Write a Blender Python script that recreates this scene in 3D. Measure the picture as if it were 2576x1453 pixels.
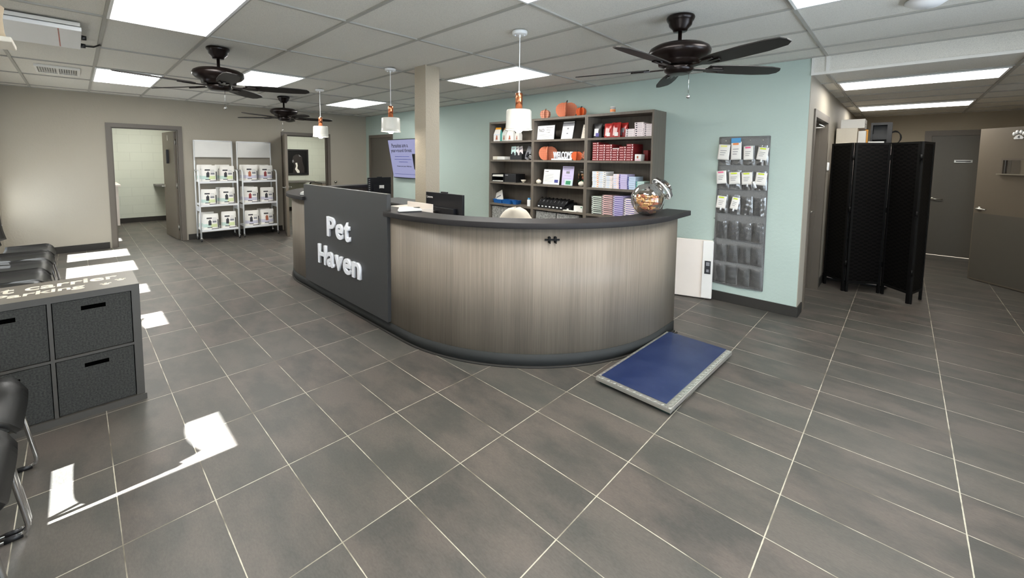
import bpy, bmesh, math, random
from math import sin, cos, pi, radians as RD
from mathutils import Vector, Matrix
random.seed(7)
sc = bpy.context.scene
for o in list(bpy.data.objects): bpy.data.objects.remove(o)
COL = sc.collection

# ---------------------------------------------------------------- camera
yaw, pit, rol = -0.7607, 0.0751, 0.011
f_ = Vector((sin(yaw)*cos(pit), cos(yaw)*cos(pit), -sin(pit)))
r_ = Vector((cos(yaw), -sin(yaw), 0)); u_ = r_.cross(f_)
R_ = r_*cos(rol) + u_*sin(rol); U_ = -r_*sin(rol) + u_*cos(rol)
cd = bpy.data.cameras.new('camera'); cam = bpy.data.objects.new('camera', cd); COL.objects.link(cam)
cam.matrix_world = Matrix(((R_.x, U_.x, -f_.x, 0.9362), (R_.y, U_.y, -f_.y, -1.2806), (R_.z, U_.z, -f_.z, 1.5387), (0, 0, 0, 1)))
cd.sensor_width = 36; cd.lens = 1039.659/2576*36
cd.shift_x = (1288-1282.18)/2576; cd.shift_y = -(726.5-481.12)/2576
cd.clip_start = .05; cd.clip_end = 200
sc.camera = cam
# ---------------------------------------------------------------- world, sun, exposure
w = bpy.data.worlds.new('world'); sc.world = w; w.use_nodes = True
bg = w.node_tree.nodes['Background']; bg.inputs[0].default_value = (.78, .88, 1, 1); bg.inputs[1].default_value = 2.2
sl = bpy.data.lights.new('sun', 'SUN'); sun = bpy.data.objects.new('sun', sl); COL.objects.link(sun)
sl.energy = 28; sl.angle = RD(.55); sl.color = (.97, .98, 1)
sun.rotation_euler = Vector((0, 1, -1/1.16)).to_track_quat('-Z', 'Y').to_euler(); sun.location = (-3, -8, 6)
PANEL = 5.2        # luminance of the ceiling light panels
vs = sc.view_settings; vs.view_transform = 'Standard'; vs.look = 'None'; vs.gamma = 1; vs.use_curve_mapping = False
vs.exposure = 1.95

# ---------------------------------------------------------------- materials
def lin(c): return tuple((x/255/12.92 if x/255 <= .04045 else ((x/255+.055)/1.055)**2.4) for x in c)
class NT:
    def __init__(s, name):
        s.m = bpy.data.materials.new(name); s.m.use_nodes = True; s.t = s.m.node_tree; s.b = s.t.nodes['Principled BSDF']; s.out = s.t.nodes['Material Output']
    def n(s, typ, ins=None, **kw):
        nd = s.t.nodes.new(typ)
        for k, v in kw.items(): setattr(nd, k, v)
        for k, v in (ins or {}).items():
            if hasattr(v, 'links') or isinstance(v, bpy.types.NodeSocket): s.t.links.new(v, nd.inputs[k])
            else: nd.inputs[k].default_value = v
        return nd
    def math(s, op, a, b=0.0, c=0.0):
        nd = s.t.nodes.new('ShaderNodeMath'); nd.operation = op
        for i, v in enumerate((a, b, c)):
            if isinstance(v, bpy.types.NodeSocket): s.t.links.new(v, nd.inputs[i])
            else: nd.inputs[i].default_value = v
        return nd.outputs[0]
    def mix(s, fac, a, b):
        nd = s.t.nodes.new('ShaderNodeMix'); nd.data_type = 'RGBA'
        for i, v in ((0, fac), (6, a), (7, b)):
            if isinstance(v, bpy.types.NodeSocket): s.t.links.new(v, nd.inputs[i])
            else: nd.inputs[i].default_value = v if i == 0 else (*v[:3], 1)
        return nd.outputs[2]
    def set(s, name, v):
        if isinstance(v, bpy.types.NodeSocket): s.t.links.new(v, s.b.inputs[name])
        else: s.b.inputs[name].default_value = v
    def bump(s, h, st=.3, dist=.01):
        nd = s.n('ShaderNodeBump', {'Strength': st, 'Distance': dist, 'Height': h}); s.t.links.new(nd.outputs[0], s.b.inputs['Normal'])
    def pos(s): return s.n('ShaderNodeNewGeometry').outputs['Position']
    def obj(s): return s.n('ShaderNodeTexCoord').outputs['Object']
    def sep(s, v): return s.n('ShaderNodeSeparateXYZ', {0: v}).outputs
    def comb(s, x, y, z): 
        nd = s.t.nodes.new('ShaderNodeCombineXYZ')
        for i, v in enumerate((x, y, z)):
            if isinstance(v, bpy.types.NodeSocket): s.t.links.new(v, nd.inputs[i])
            else: nd.inputs[i].default_value = v
        return nd.outputs[0]
    def noise(s, vec, scale, detail=3, rough=.5): return s.n('ShaderNodeTexNoise', {'Vector': vec, 'Scale': scale, 'Detail': detail, 'Roughness': rough}).outputs['Fac']
    def scale(s, vec, k): 
        nd = s.t.nodes.new('ShaderNodeVectorMath'); nd.operation = 'MULTIPLY'; s.t.links.new(vec, nd.inputs[0]); nd.inputs[1].default_value = k; return nd.outputs[0]

def mat(name, rgb, rough=.5, metal=0, var=.06, nscale=8, bump=0, bscale=60, spec=.5, coord='obj', emit=0, coat=0):
    t = NT(name); c = lin(rgb); v = t.obj() if coord == 'obj' else t.pos()
    n = t.noise(v, nscale)
    t.set('Base Color', t.mix(n, tuple(x*(1-var) for x in c), tuple(min(1, x*(1+var)) for x in c)))
    t.set('Roughness', rough); t.set('Metallic', metal); t.set('Specular IOR Level', spec)
    if coat: t.set('Coat Weight', coat)
    if bump: t.bump(t.noise(v, bscale, 4), bump, .004)
    if emit: t.set('Emission Color', (*c, 1)); t.set('Emission Strength', emit)
    return t.m
MM = {}
def wallpaint(name, rgb, sc_=38, b=.35):
    t = NT(name); c = lin(rgb); p = t.pos()
    n = t.noise(p, 1.3, 3); t.set('Base Color', t.mix(n, tuple(x*.96 for x in c), tuple(x*1.04 for x in c)))
    n2 = t.noise(p, sc_, 5, .6); t.bump(n2, b, .006); t.set('Roughness', .62); t.set('Specular IOR Level', .3); return t.m
MM['mint'] = wallpaint('mint_paint', (180, 196, 188)); MM['greige'] = wallpaint('greige_paint', (166, 159, 145)); MM['column'] = wallpaint('column_paint', (176, 166, 148), 60, .9)
MM['alcove'] = wallpaint('alcove_paint', (160, 150, 132))
def blockwall():
    t = NT('painted_block'); c = lin((200, 205, 192)); s = t.sep(t.pos())
    v = t.comb(s[1], s[2], 0.0)
    b = t.n('ShaderNodeTexBrick', {'Vector': v, 'Scale': 1.0, 'Mortar Size': .006, 'Brick Width': .406, 'Row Height': .203, 'Mortar Smooth': .4})
    b.inputs['Color1'].default_value = (*c, 1); b.inputs['Color2'].default_value = (*[x*.97 for x in c], 1); b.inputs['Mortar'].default_value = (*[x*.9 for x in c], 1)
    t.set('Base Color', b.outputs['Color']); t.bump(t.math('SUBTRACT', 1.0, b.outputs['Fac']), .25, .006); t.set('Roughness', .5); return t.m
MM['block'] = blockwall()
def ceiltile():
    t = NT('ceiling_tile'); c = lin((226, 223, 214)); p = t.pos()
    n = t.noise(p, 1.1, 2); v = t.n('ShaderNodeTexVoronoi', {'Vector': p, 'Scale': 75}).outputs['Distance']
    sp = t.n('ShaderNodeMapRange', {0: v, 1: .08, 2: .22, 3: .78, 4: 1.0}).outputs[0]
    k = t.noise(p, 190, 3); sp2 = t.n('ShaderNodeMapRange', {0: k, 1: .35, 2: .6, 3: .86, 4: 1.0}).outputs[0]
    base = t.mix(n, tuple(x*.94 for x in c), tuple(x*1.05 for x in c))
    m = t.mix(1.0, (0, 0, 0), (0, 0, 0)); 
    nd = t.t.nodes.new('ShaderNodeVectorMath'); nd.operation = 'SCALE'; t.t.links.new(base, nd.inputs[0]); t.t.links.new(t.math('MULTIPLY', sp, sp2), nd.inputs['Scale'])
    t.set('Base Color', nd.outputs[0]); t.bump(k, .3, .004); t.set('Roughness', .85); t.set('Specular IOR Level', .15); return t.m
MM['ceil'] = ceiltile()
MM['tbar'] = mat('shaded_grid_white', (172, 170, 162), .6)  # white bars drawn greyer, their shading is put into the colour
def floortile():
    t = NT('floor_tile'); s = t.sep(t.pos()); L, S = .6087, .305
    def edge(a, per):
        q = t.math('DIVIDE', a, per); fr = t.math('FRACT', q); d = t.math('MINIMUM', fr, t.math('SUBTRACT', 1.0, fr)); return t.math('MULTIPLY', d, per), t.math('FLOOR', q)
    x = t.math('ADD', s[0], 60.87); y = t.math('ADD', s[1], 30.5)
    ex, ix = edge(x, L); ey, iy = edge(y, S)
    rn = t.n('ShaderNodeTexWhiteNoise', {'Vector': t.comb(ix, iy, 0.0)}, noise_dimensions='3D').outputs['Value']
    wob = t.noise(t.pos(), 30, 2)
    wx = t.n('ShaderNodeMapRange', {0: wob, 1: .3, 2: .7, 3: .0018, 4: .0029}).outputs[0]
    wy = t.math('MULTIPLY', wx, .8)
    gx = t.math('LESS_THAN', ex, wx); gy = t.math('LESS_THAN', ey, wy); g = t.math('MAXIMUM', gx, gy)
    # colour clouds, stretched along the tile and shifted from tile to tile
    off = t.n('ShaderNodeVectorMath', {0: t.comb(t.math('MULTIPLY', rn, 40.0), t.math('MULTIPLY', rn, 17.0), 0.0), 1: t.pos()}, operation='ADD').outputs[0]
    cl = t.noise(t.scale(off, (2.2, 4.2, 1)), 1.1, 6, .62); fine = t.noise(t.scale(off, (24, 60, 1)), 2.2, 5, .7)
    c1, c2, c3 = lin((68, 66, 62)), lin((92, 84, 78)), lin((85, 85, 79))
    ramp = t.n('ShaderNodeMapRange', {0: cl, 1: .40, 2: .60}).outputs[0]
    a = t.mix(ramp, c1, c2); a = t.mix(t.math('MULTIPLY', rn, .45), a, c3)
    val = t.n('ShaderNodeMapRange', {0: fine, 1: .3, 2: .72, 3: .8, 4: 1.18}).outputs[0]
    nd = t.t.nodes.new('ShaderNodeVectorMath'); nd.operation = 'SCALE'; t.t.links.new(a, nd.inputs[0]); t.t.links.new(val, nd.inputs['Scale'])
    gn = t.noise(t.pos(), 3.1, 3); gcol = t.mix(t.n('ShaderNodeMapRange', {0: gn, 1: .38, 2: .52}).outputs[0], lin((96, 88, 74)), lin((186, 180, 162)))
    gcol = t.mix(t.math('MULTIPLY', gx, .25), gcol, lin((150, 144, 128)))
    t.set('Base Color', t.mix(g, nd.outputs[0], gcol))
    t.set('Roughness', t.n('ShaderNodeMapRange', {0: fine, 1: .2, 2: .8, 3: .36, 4: .52}).outputs[0]); t.set('Specular IOR Level', .42)
    t.bump(t.math('SUBTRACT', fine, t.math('MULTIPLY', g, 2.0)), .12, .004); return t.m
MM['floor'] = floortile()
def woodlam(name, rgb, dark=.72, light=1.22, sx=55, sz=.9, rough=.45):
    t = NT(name); c = lin(rgb); p = t.pos()
    a = t.noise(t.scale(p, (sx, sx, sz)), 1.0, 4, .65); b = t.noise(t.scale(p, (6, 6, .35)), 1.0, 3)
    k = t.noise(t.scale(p, (sx*3, sx*3, sz*5)), 1.0, 3)
    v = t.math('ADD', t.math('MULTIPLY', a, .75), t.math('ADD', t.math('MULTIPLY', b, .4), t.math('MULTIPLY', k, .25)))
    r = t.n('ShaderNodeMapRange', {0: v, 1: .5, 2: .92}).outputs[0]
    t.set('Base Color', t.mix(r, tuple(x*dark for x in c), tuple(x*light for x in c))); t.set('Roughness', rough); t.set('Specular IOR Level', .35); t.bump(a, .08, .002); return t.m
MM['counter'] = woodlam('grey_oak_laminate', (128, 117, 104), .8, 1.3, 95, 1.3)
MM['shelf'] = woodlam('dark_oak_laminate', (108, 100, 90), .8, 1.15, 40, 1.2)
MM['paperbrown'] = mat('brown_cardboard', (160, 120, 80))
MM['top'] = mat('charcoal_countertop', (44, 42, 42), .48, 0, .12, 120, spec=.18)
MM['sign'] = mat('charcoal_sign_panel', (58, 58, 58), .45, 0, .05, 150, .1, 300)
MM['kick'] = mat('rubber_base', (48, 49, 48), .6, 0, .05, spec=.2)
MM['base'] = mat('baseboard_rubber', (54, 52, 49), .6, 0, .05, spec=.2)
MM['frame'] = mat('taupe_door_paint', (98, 90, 80), .45, 0, .03, coord='pos')
MM['doorleaf'] = mat('taupe_door_leaf', (106, 97, 84), .42, 0, .03, 20)
MM['doorleaf2'] = mat('dark_taupe_door_leaf', (90, 86, 78), .45, 0, .03, 20)
MM['chrome'] = mat('chrome', (205, 205, 205), .12, 1, .02)
MM['steel'] = mat('satin_steel', (190, 188, 180), .3, 1, .03)
MM['white'] = mat('white_enamel', (235, 236, 236), .35, 0, .02)
MM['whitep'] = mat('white_plastic', (226, 224, 218), .4, 0, .03)
MM['letters'] = mat('white_acrylic', (245, 247, 252), .3, 0, .01)
MM['black'] = mat('black_plastic', (22, 22, 24), .4, 0, .1)
MM['screenblk'] = mat('black_monitor_shell', (20, 21, 26), .35, 0, .1)
MM['vinyl'] = mat('black_vinyl', (21, 21, 20), .42, 0, .15, 30, .15, 400)
MM['bronze'] = mat('oil_rubbed_bronze', (27, 19, 17), .28, .5, .15, 6)
MM['blade'] = woodlam('dark_walnut_blade', (27, 24, 22), .7, 1.3, 12, 12, .5)
MM['copper'] = mat('copper', (224, 140, 100), .2, 1, .05)
MM['shade'] = mat('white_ceramic_shade', (214, 212, 202), .35, 0, .02)
MM['paper'] = mat('paper', (236, 233, 226), .7, 0, .03)
MM['cream'] = mat('cream_fabric', (222, 214, 198), .8, 0, .05, 60, .3, 500)
MM['offwhite'] = mat('offwhite_plastic', (226, 216, 206), .45, 0, .03)
MM['black2'] = mat('black_paint', (6, 6, 6), .6, 0, .1, spec=.25)
MM['orange'] = mat('orange_paint', (214, 98, 44), .6, 0, .08)
MM['red'] = mat('deep_red_card', (134, 34, 38), .5, 0, .08)
MM['redbag'] = mat('red_foil', (170, 44, 40), .25, .1, .1)
MM['pinkw'] = mat('pinkish_white_card', (240, 226, 226), .5); MM['pink'] = mat('pale_pink_card', (236, 196, 192), .5)
MM['lilac'] = mat('lilac_card', (198, 188, 222), .5); MM['palegreen'] = mat('pale_green_card', (206, 216, 202), .5); MM['paleblue'] = mat('pale_blue_card', (196, 212, 232), .5)
MM['aqua'] = mat('pale_aqua_card', (190, 216, 210), .5); MM['whitec'] = mat('white_card', (232, 230, 226), .5); MM['purple'] = mat('purple_print', (92, 84, 150), .5)
MM['ink'] = mat('dark_ink', (40, 40, 46), .6); MM['greyink'] = mat('grey_ink', (130, 130, 134), .6); MM['blueink'] = mat('blue_ink', (66, 72, 140), .6)
MM['lime'] = mat('lime_marker', (212, 226, 60), .6); MM['pinkmk'] = mat('pink_marker', (236, 110, 150), .6); MM['orangemk'] = mat('orange_marker', (240, 150, 90), .6); MM['yellowmk'] = mat('pale_yellow_marker', (236, 232, 150), .6)
MM['blue'] = mat('blue_plastic', (28, 92, 160), .4); MM['bluecard'] = mat('sky_blue_card', (86, 156, 206), .5)
MM['teal'] = mat('teal_print', (90, 170, 160), .5); MM['yellow'] = mat('orange_yellow_foil', (236, 166, 50), .4); MM['green'] = mat('green_print', (40, 130, 90), .5)
MM['bandg'] = mat('lime_print_band', (210, 220, 168), .45); MM['bandt'] = mat('sea_green_print', (190, 212, 202), .45); MM['bandp'] = mat('violet_print_band', (196, 194, 208), .45)
MM['tan'] = mat('biscuit_tan', (206, 160, 104), .8, 0, .12, 30, .3, 200); MM['brownb'] = mat('biscuit_russet', (176, 104, 78), .8, 0, .12, 30, .3, 200)
MM['alu'] = mat('aluminium', (206, 204, 196), .32, .85, .05)
MM['darkgreen'] = mat('dark_green_feet', (28, 52, 46), .5)
MM['carpet'] = mat('beige_carpet', (196, 178, 150), .95, 0, .1, 60, .6, 400)
MM['slot_shade'] = mat('painted_slot_shade', (3, 3, 3), 1, 0, .01, spec=0)
MM['brown'] = mat('dark_brown_laminate', (58, 50, 44), .45)
MM['greydesk'] = woodlam('grey_desk_laminate', (104, 102, 98), .85, 1.1, 10, 10)
MM['wire'] = mat('black_wire', (14, 14, 14), .5)
MM['dogdark'] = mat('near_black_brown_paint', (34, 28, 25), .6)
def speckle(name, a, b, scl, rough=.9, bump=.3):
    t = NT(name); v = t.obj(); n = t.noise(v, scl, 4, .7); r = t.n('ShaderNodeMapRange', {0: n, 1: .35, 2: .65}).outputs[0]
    t.set('Base Color', t.mix(r, lin(a), lin(b))); t.set('Roughness', rough); t.bump(n, bump, .003); return t.m
MM['felt'] = speckle('grey_felt', (40, 40, 38), (68, 68, 64), 120)
MM['canvas'] = speckle('grey_canvas', (100, 100, 100), (138, 138, 136), 260)
MM['basket'] = speckle('grey_woven_basket', (96, 96, 94), (172, 172, 168), 45)
MM['cubetop'] = mat('greige_cube_laminate', (100, 94, 85), .4, 0, .03, 60); MM['cube'] = mat('dark_grey_cube_laminate', (74, 71, 66), .45, 0, .04, 90)
def bluevinyl():
    t = NT('blue_scale_mat'); v = t.obj(); n = t.noise(v, 5, 5, .6); r = t.n('ShaderNodeMapRange', {0: n, 1: .35, 2: .7}).outputs[0]
    t.set('Base Color', t.mix(r, lin((20, 36, 74)), lin((42, 54, 88)))); t.set('Roughness', .38); t.bump(t.noise(v, 220, 3), .15, .002); return t.m
MM['mat'] = bluevinyl()
def weave():
    t = NT('black_woven_paper'); s = t.sep(t.obj())
    ch = t.n('ShaderNodeTexChecker', {'Vector': t.comb(t.math('MULTIPLY', s[0], 1.0), t.math('MULTIPLY', s[2], 2.0), 0.0), 'Scale': 22})
    t.set('Base Color', t.mix(ch.outputs['Fac'], lin((4, 4, 4)), lin((17, 15, 14)))); t.set('Roughness', .6); t.set('Specular IOR Level', .12)
    wv = t.math('SINE', t.math('MULTIPLY', s[2], 700.0)); t.bump(t.math('ADD', ch.outputs['Fac'], t.math('MULTIPLY', wv, .06)), .8, .008); return t.m
MM['weave'] = weave()
def plaid(name, a, b, n=36):
    t = NT(name); s = t.sep(t.obj())
    gx = t.math('LESS_THAN', t.math('FRACT', t.math('MULTIPLY', t.math('ADD', s[0], s[1]), float(n*2))), .25); gz = t.math('LESS_THAN', t.math('FRACT', t.math('MULTIPLY', s[2], float(n*2))), .25)
    t.set('Base Color', t.mix(t.math('MULTIPLY', t.math('ADD', gx, gz), .5), lin(a), lin(b))); t.set('Roughness', .7); return t.m
MM['plaid'] = plaid('orange_check_cloth', (222, 132, 96), (150, 84, 60)); MM['plaid2'] = plaid('rust_plaid_cloth', (226, 168, 140), (160, 74, 52), 18)
def glass(name, tint=(1, 1, 1), rough=.02, fac=.12):
    t = NT(name); tr = t.n('ShaderNodeBsdfTransparent', {'Color': (*tint, 1)}); gl = t.n('ShaderNodeBsdfGlossy', {'Roughness': rough})
    fr = t.n('ShaderNodeFresnel', {'IOR': 1.45}); n = t.noise(t.obj(), 14, 3)
    k = t.math('ADD', t.math('MULTIPLY', fr.outputs[0], .8), t.math('MULTIPLY', n, fac))
    mx = t.n('ShaderNodeMixShader', {0: k, 1: tr.outputs[0], 2: gl.outputs[0]}); t.t.links.new(mx.outputs[0], t.out.inputs[0]); return t.m
MM['glass'] = glass('clear_glass', (1, 1, 1), .02, .02); MM['clearpl'] = glass('clear_plastic', (.97, .97, .97), .15, .26); MM['jarpl'] = glass('jar_plastic', (.97, .97, .97), .03, .1); MM['windowglass'] = glass('window_glass', (.95, .97, .98), .01, .0)
def emit(name, rgb, st):
    t = NT(name); t.set('Base Color', (*rgb, 1)); t.set('Emission Color', (*rgb, 1)); t.set('Emission Strength', st); return t.m
MM['panel'] = emit('troffer_lens', (1, .985, .95), PANEL); MM['panel2'] = emit('alcove_troffer_lens', (1, .97, .92), 3.4); MM['bulb'] = emit('bulb', (1, .93, .8), 26); MM['panel3'] = emit('added_exam_room_glow', (1, .98, .9), 7)  # panel3 is the glow of the unseen panels added in the exam rooms
MM['lcd'] = emit('lilac_slide', lin((150, 152, 190)), .27); MM['lcd'].node_tree.nodes['Principled BSDF'].inputs['Base Color'].default_value = (.01, .01, .01, 1); MM['door_glow'] = emit('under_door_glow', (1, .9, .7), .5)
def translucent():
    t = NT('roller_shade_cloth'); d = t.n('ShaderNodeBsdfDiffuse', {'Color': (.78, .78, .76, 1)}); tr = t.n('ShaderNodeBsdfTranslucent', {'Color': (.75, .78, .8, 1)})
    mx = t.n('ShaderNodeMixShader', {0: .13, 1: d.outputs[0], 2: tr.outputs[0]}); t.t.links.new(mx.outputs[0], t.out.inputs[0]); return t.m
MM['rollshade'] = translucent()

# ---------------------------------------------------------------- mesh builder
class M:
    def __init__(s): s.v = []; s.f = []; s.mi = []; s.sm = []; s.mats = []; s.cur = 0
    def use(s, key):
        m = MM[key] if isinstance(key, str) else key
        if m not in s.mats: s.mats.append(m)
        s.cur = s.mats.index(m); return s
    def face(s, idx, sm=False): s.f.append(idx); s.mi.append(s.cur); s.sm.append(sm)
    def poly(s, pts): n = len(s.v); s.v += [Vector(p) for p in pts]; s.face(list(range(n, n+len(pts)))); return s
    def box(s, x0, x1, y0, y1, z0, z1, T=None):
        n = len(s.v); P = [Vector((x, y, z)) for z in (z0, z1) for y in (y0, y1) for x in (x0, x1)]
        if T: P = [T @ p for p in P]
        s.v += P
        for q in ((0, 2, 3, 1), (4, 5, 7, 6), (0, 1, 5, 4), (2, 6, 7, 3), (0, 4, 6, 2), (1, 3, 7, 5)): s.face([n+i for i in q])
        return s
    def prism(s, pts, axis, a, b, T=None):
        # pts: 2D outline (counter-clockwise), extruded along axis from a to b
        def mk(p, t): return Vector({'z': (p[0], p[1], t), 'y': (p[0], t, p[1]), 'x': (t, p[0], p[1])}[axis])
        n = len(s.v); k = len(pts); P = [mk(p, a) for p in pts] + [mk(p, b) for p in pts]
        if T: P = [T @ p for p in P]
        s.v += P; s.face([n+i for i in range(k)][::-1]); s.face([n+k+i for i in range(k)])
        for i in range(k): j = (i+1) % k; s.face([n+i, n+j, n+k+j, n+k+i])
        return s
    def lathe(s, prof, c=(0, 0, 0), n=32, T=None, cap=True, sm=True):
        o = len(s.v); c = Vector(c)
        for r, z in prof:
            for i in range(n):
                p = Vector((r*cos(2*pi*i/n), r*sin(2*pi*i/n), z))
                s.v.append((T @ p if T else p) + c)
        for j in range(len(prof)-1):
            for i in range(n): k = (i+1) % n; s.face([o+j*n+i, o+j*n+k, o+(j+1)*n+k, o+(j+1)*n+i], sm)
        if cap:
            if prof[0][0] > 1e-6: s.face([o+i for i in range(n)][::-1])
            if prof[-1][0] > 1e-6: s.face([o+(len(prof)-1)*n+i for i in range(n)])
        return s
    def tube(s, pts, r, n=8, closed=False):
        pts = [Vector(p) for p in pts]; k = len(pts); o = len(s.v); up = None
        for i, p in enumerate(pts):
            d = ((pts[(i+1) % k]-p) if (closed or i < k-1) else (p-pts[i-1])).normalized()
            if i > 0 or closed: d = (d+(p-pts[i-1]).normalized()).normalized() if (pts[i-1]-p).length > 1e-9 else d
            if up is None: up = Vector((0, 0, 1)) if abs(d.z) < .9 else Vector((1, 0, 0))
            a = d.cross(up).normalized(); b = a.cross(d).normalized(); up = b
            rr = r[i] if isinstance(r, (list, tuple)) else r
            for q in range(n): s.v.append(p+a*rr*cos(2*pi*q/n)+b*rr*sin(2*pi*q/n))
        for i in range(k if closed else k-1):
            j = (i+1) % k
            for q in range(n): e = (q+1) % n; s.face([o+i*n+q, o+i*n+e, o+j*n+e, o+j*n+q], True)
        if not closed: s.face([o+q for q in range(n)][::-1]); s.face([o+(k-1)*n+q for q in range(n)])
        return s
    def grid(s, fn, nu, nv, sm=True):
        o = len(s.v)
        for j in range(nv+1):
            for i in range(nu+1): s.v.append(Vector(fn(i/nu, j/nv)))
        for j in range(nv):
            for i in range(nu): a = o+j*(nu+1)+i; s.face([a, a+1, a+nu+2, a+nu+1], sm)
        return s
    def ell(s, c, r, n=16, m=10, T=None):
        return s.lathe([(max(1e-5, r[0]*sin(pi*j/m)), -r[2]*cos(pi*j/m)) for j in range(m+1)], c, n, Matrix.Diagonal((1, r[1]/r[0], 1)) if T is None else T, cap=False)
    def build(s, name, parent=None, world=True, bevel=0, solid=0, thing=None):
        me = bpy.data.meshes.new(name); off = Vector((0, 0, 0))
        if parent and world:
            q = parent
            while q: off += q.location; q = q.parent
        me.from_pydata([v-off for v in s.v], [], s.f)
        for m in s.mats: me.materials.append(m)
        for p, a, b in zip(me.polygons, s.mi, s.sm): p.material_index = a; p.use_smooth = b
        bm = bmesh.new(); bm.from_mesh(me); bmesh.ops.recalc_face_normals(bm, faces=bm.faces)
        bm.to_mesh(me); bm.free(); me.update()
        o = bpy.data.objects.new(name, me); COL.objects.link(o); o.parent = parent
        if solid: md = o.modifiers.new('s', 'SOLIDIFY'); md.thickness = solid; md.offset = 0
        if bevel: md = o.modifiers.new('b', 'BEVEL'); md.width = bevel; md.segments = 2; md.limit_method = 'ANGLE'; md.angle_limit = RD(40)
        return o
def m(key): return M().use(key)
def tag(o, label, cat, group=None, kind=None):
    o['label'] = label; o['category'] = cat
    if group: o['group'] = group
    if kind: o['kind'] = kind
    return o
def E(name, loc, label, cat, group=None, kind=None, rz=0):
    o = bpy.data.objects.new(name, None); COL.objects.link(o); o.location = loc; o.rotation_euler = (0, 0, rz); o.empty_display_size = .1
    return tag(o, label, cat, group, kind)
def dup(o, parent=None):
    c = o.copy(); COL.objects.link(c); c.parent = parent
    for ch in [x for x in KIDS.get(o.name, [])]: KIDS.setdefault(c.name, []).append(dup(ch, c))
    return c
KIDS = {}
def index_kids():
    KIDS.clear()
    for o in bpy.data.objects:
        if o.parent: KIDS.setdefault(o.parent.name, []).append(o)
def text(name, body, org, right, up, w=None, h=None, depth=.002, key='ink', parent=None, fat=0, bevel=0, world=True, align='c'):
    """letters as a mesh: org is the centre of the text box, right/up unit vectors"""
    cu = bpy.data.curves.new(name, 'FONT'); cu.body = body; cu.extrude = .5; cu.offset = fat; cu.bevel_depth = bevel; cu.bevel_resolution = 2; cu.resolution_u = 4
    if align == 'c': cu.align_x = 'CENTER'
    ob = bpy.data.objects.new('tmp', cu); COL.objects.link(ob); dg = bpy.context.evaluated_depsgraph_get(); dg.update()
    me = bpy.data.meshes.new_from_object(ob.evaluated_get(dg)); bpy.data.objects.remove(ob); bpy.data.curves.remove(cu)
    xs = [v.co.x for v in me.vertices]; ys = [v.co.y for v in me.vertices]; zs = [v.co.z for v in me.vertices]
    W, H, D = max(xs)-min(xs), max(ys)-min(ys), max(zs)-min(zs)
    sx = w/W if w else None; sy = h/H if h else None
    if sx is None: sx = sy
    if sy is None: sy = sx
    cx, cy = (max(xs)+min(xs))/2, (max(ys)+min(ys))/2; right = Vector(right).normalized(); up = Vector(up).normalized(); nrm = right.cross(up)
    off = Vector((0, 0, 0)); q = parent
    if world:
        while q: off += q.location; q = q.parent
    for v in me.vertices:
        c = v.co; v.co = Vector(org)-off + right*((c.x-cx)*sx) + up*((c.y-cy)*sy) + nrm*((c.z-min(zs))/D*depth)
    me.materials.clear(); me.materials.append(MM[key]); me.update()
    o = bpy.data.objects.new(name, me); COL.objects.link(o); o.parent = parent; return o
def struct(name, mb, label, cat, bevel=0): return tag(mb.build(name, bevel=bevel), label, cat, None, 'structure')

# ================================================================= SETTING
XW, YB, YF, ZC, ZL = -8.6, 3.64, -2.06, 2.544, 2.385
XR, XA = 3.2, 2.33
struct('floor', m('floor').box(-12.3, 3.4, -2.3, 9.1, -.12, 0), 'grey-brown stone-look floor tiles with pale grout lines', 'floor')
struct('ceiling', m('ceil').box(-8.75, 3.4, -2.3, YB+.02, ZC+.012, ZC+.1), 'white speckled acoustic tile ceiling over the lobby', 'ceiling')
gx = [.354+1.235*k for k in range(-7, 3)]; gy = [.157+.618*k for k in range(-3, 6)]
t = m('tbar')
for x in gx: t.box(x-.012, x+.012, YF, YB, ZC, ZC+.0115)
for y in gy: t.box(XW, XR, y-.012, y+.012, ZC+.001, ZC+.0115)
t.box(XW, XR, YB-.022, YB, ZC+.001, ZC+.0115).box(XW, XW+.022, YF, YB, ZC+.001, ZC+.0115)
struct('trim_1', t, 'pale metal ceiling grid between the lobby tiles', 'trim')
# mint back wall, with the door opening at its left end
BD0, BD1, DH = -8.38, -7.42, 2.04
t = m('mint').box(BD1, .235, YB, YB+.14, 0, ZC+.1).box(XW, BD0, YB, YB+.14, 0, ZC+.1).box(BD0, BD1, YB, YB+.14, DH+.05, ZC+.1)
struct('wall_back', t, 'mint green wall behind the reception desk', 'wall')
t = m('greige').box(.075, .24, YB+.004, 3.93, 0, ZL+.14).box(.075, .24, 5.0, 8.9, 0, ZL+.1).box(.075, .24, 3.93, 5.0, 2.075, ZL+.1)
struct('wall_alcove_left', t, 'beige side wall of the corridor right of the mint wall', 'wall')
t = m('alcove').box(.1, 1.22, 8.8, 8.95, 0, ZL+.1).box(2.17, 2.5, 8.8, 8.95, 0, ZL+.1).box(1.22, 2.17, 8.8, 8.95, 2.06, ZL+.1)
struct('wall_alcove_end', t, 'brown-grey end wall of the corridor', 'wall')
t = m('alcove').box(XA, XA+.14, YB, 5.45, 0, ZL+.1).box(XA, XA+.14, 6.4, 8.9, 0, ZL+.1).box(XA, XA+.14, 5.45, 6.4, 2.06, ZL+.1).box(XA+1.2, XA+1.3, 5, 7, 0, ZL+.1).box(XA+.1, XA+1.3, 4.9, 5, 0, 2.4).box(XA+.1, XA+1.3, 7, 7.1, 0, 2.4).box(XA+.1, XA+1.3, 4.9, 7.1, 2.385, 2.45)
struct('wall_alcove_right', t, 'brown-grey right wall of the corridor', 'wall')
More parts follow.
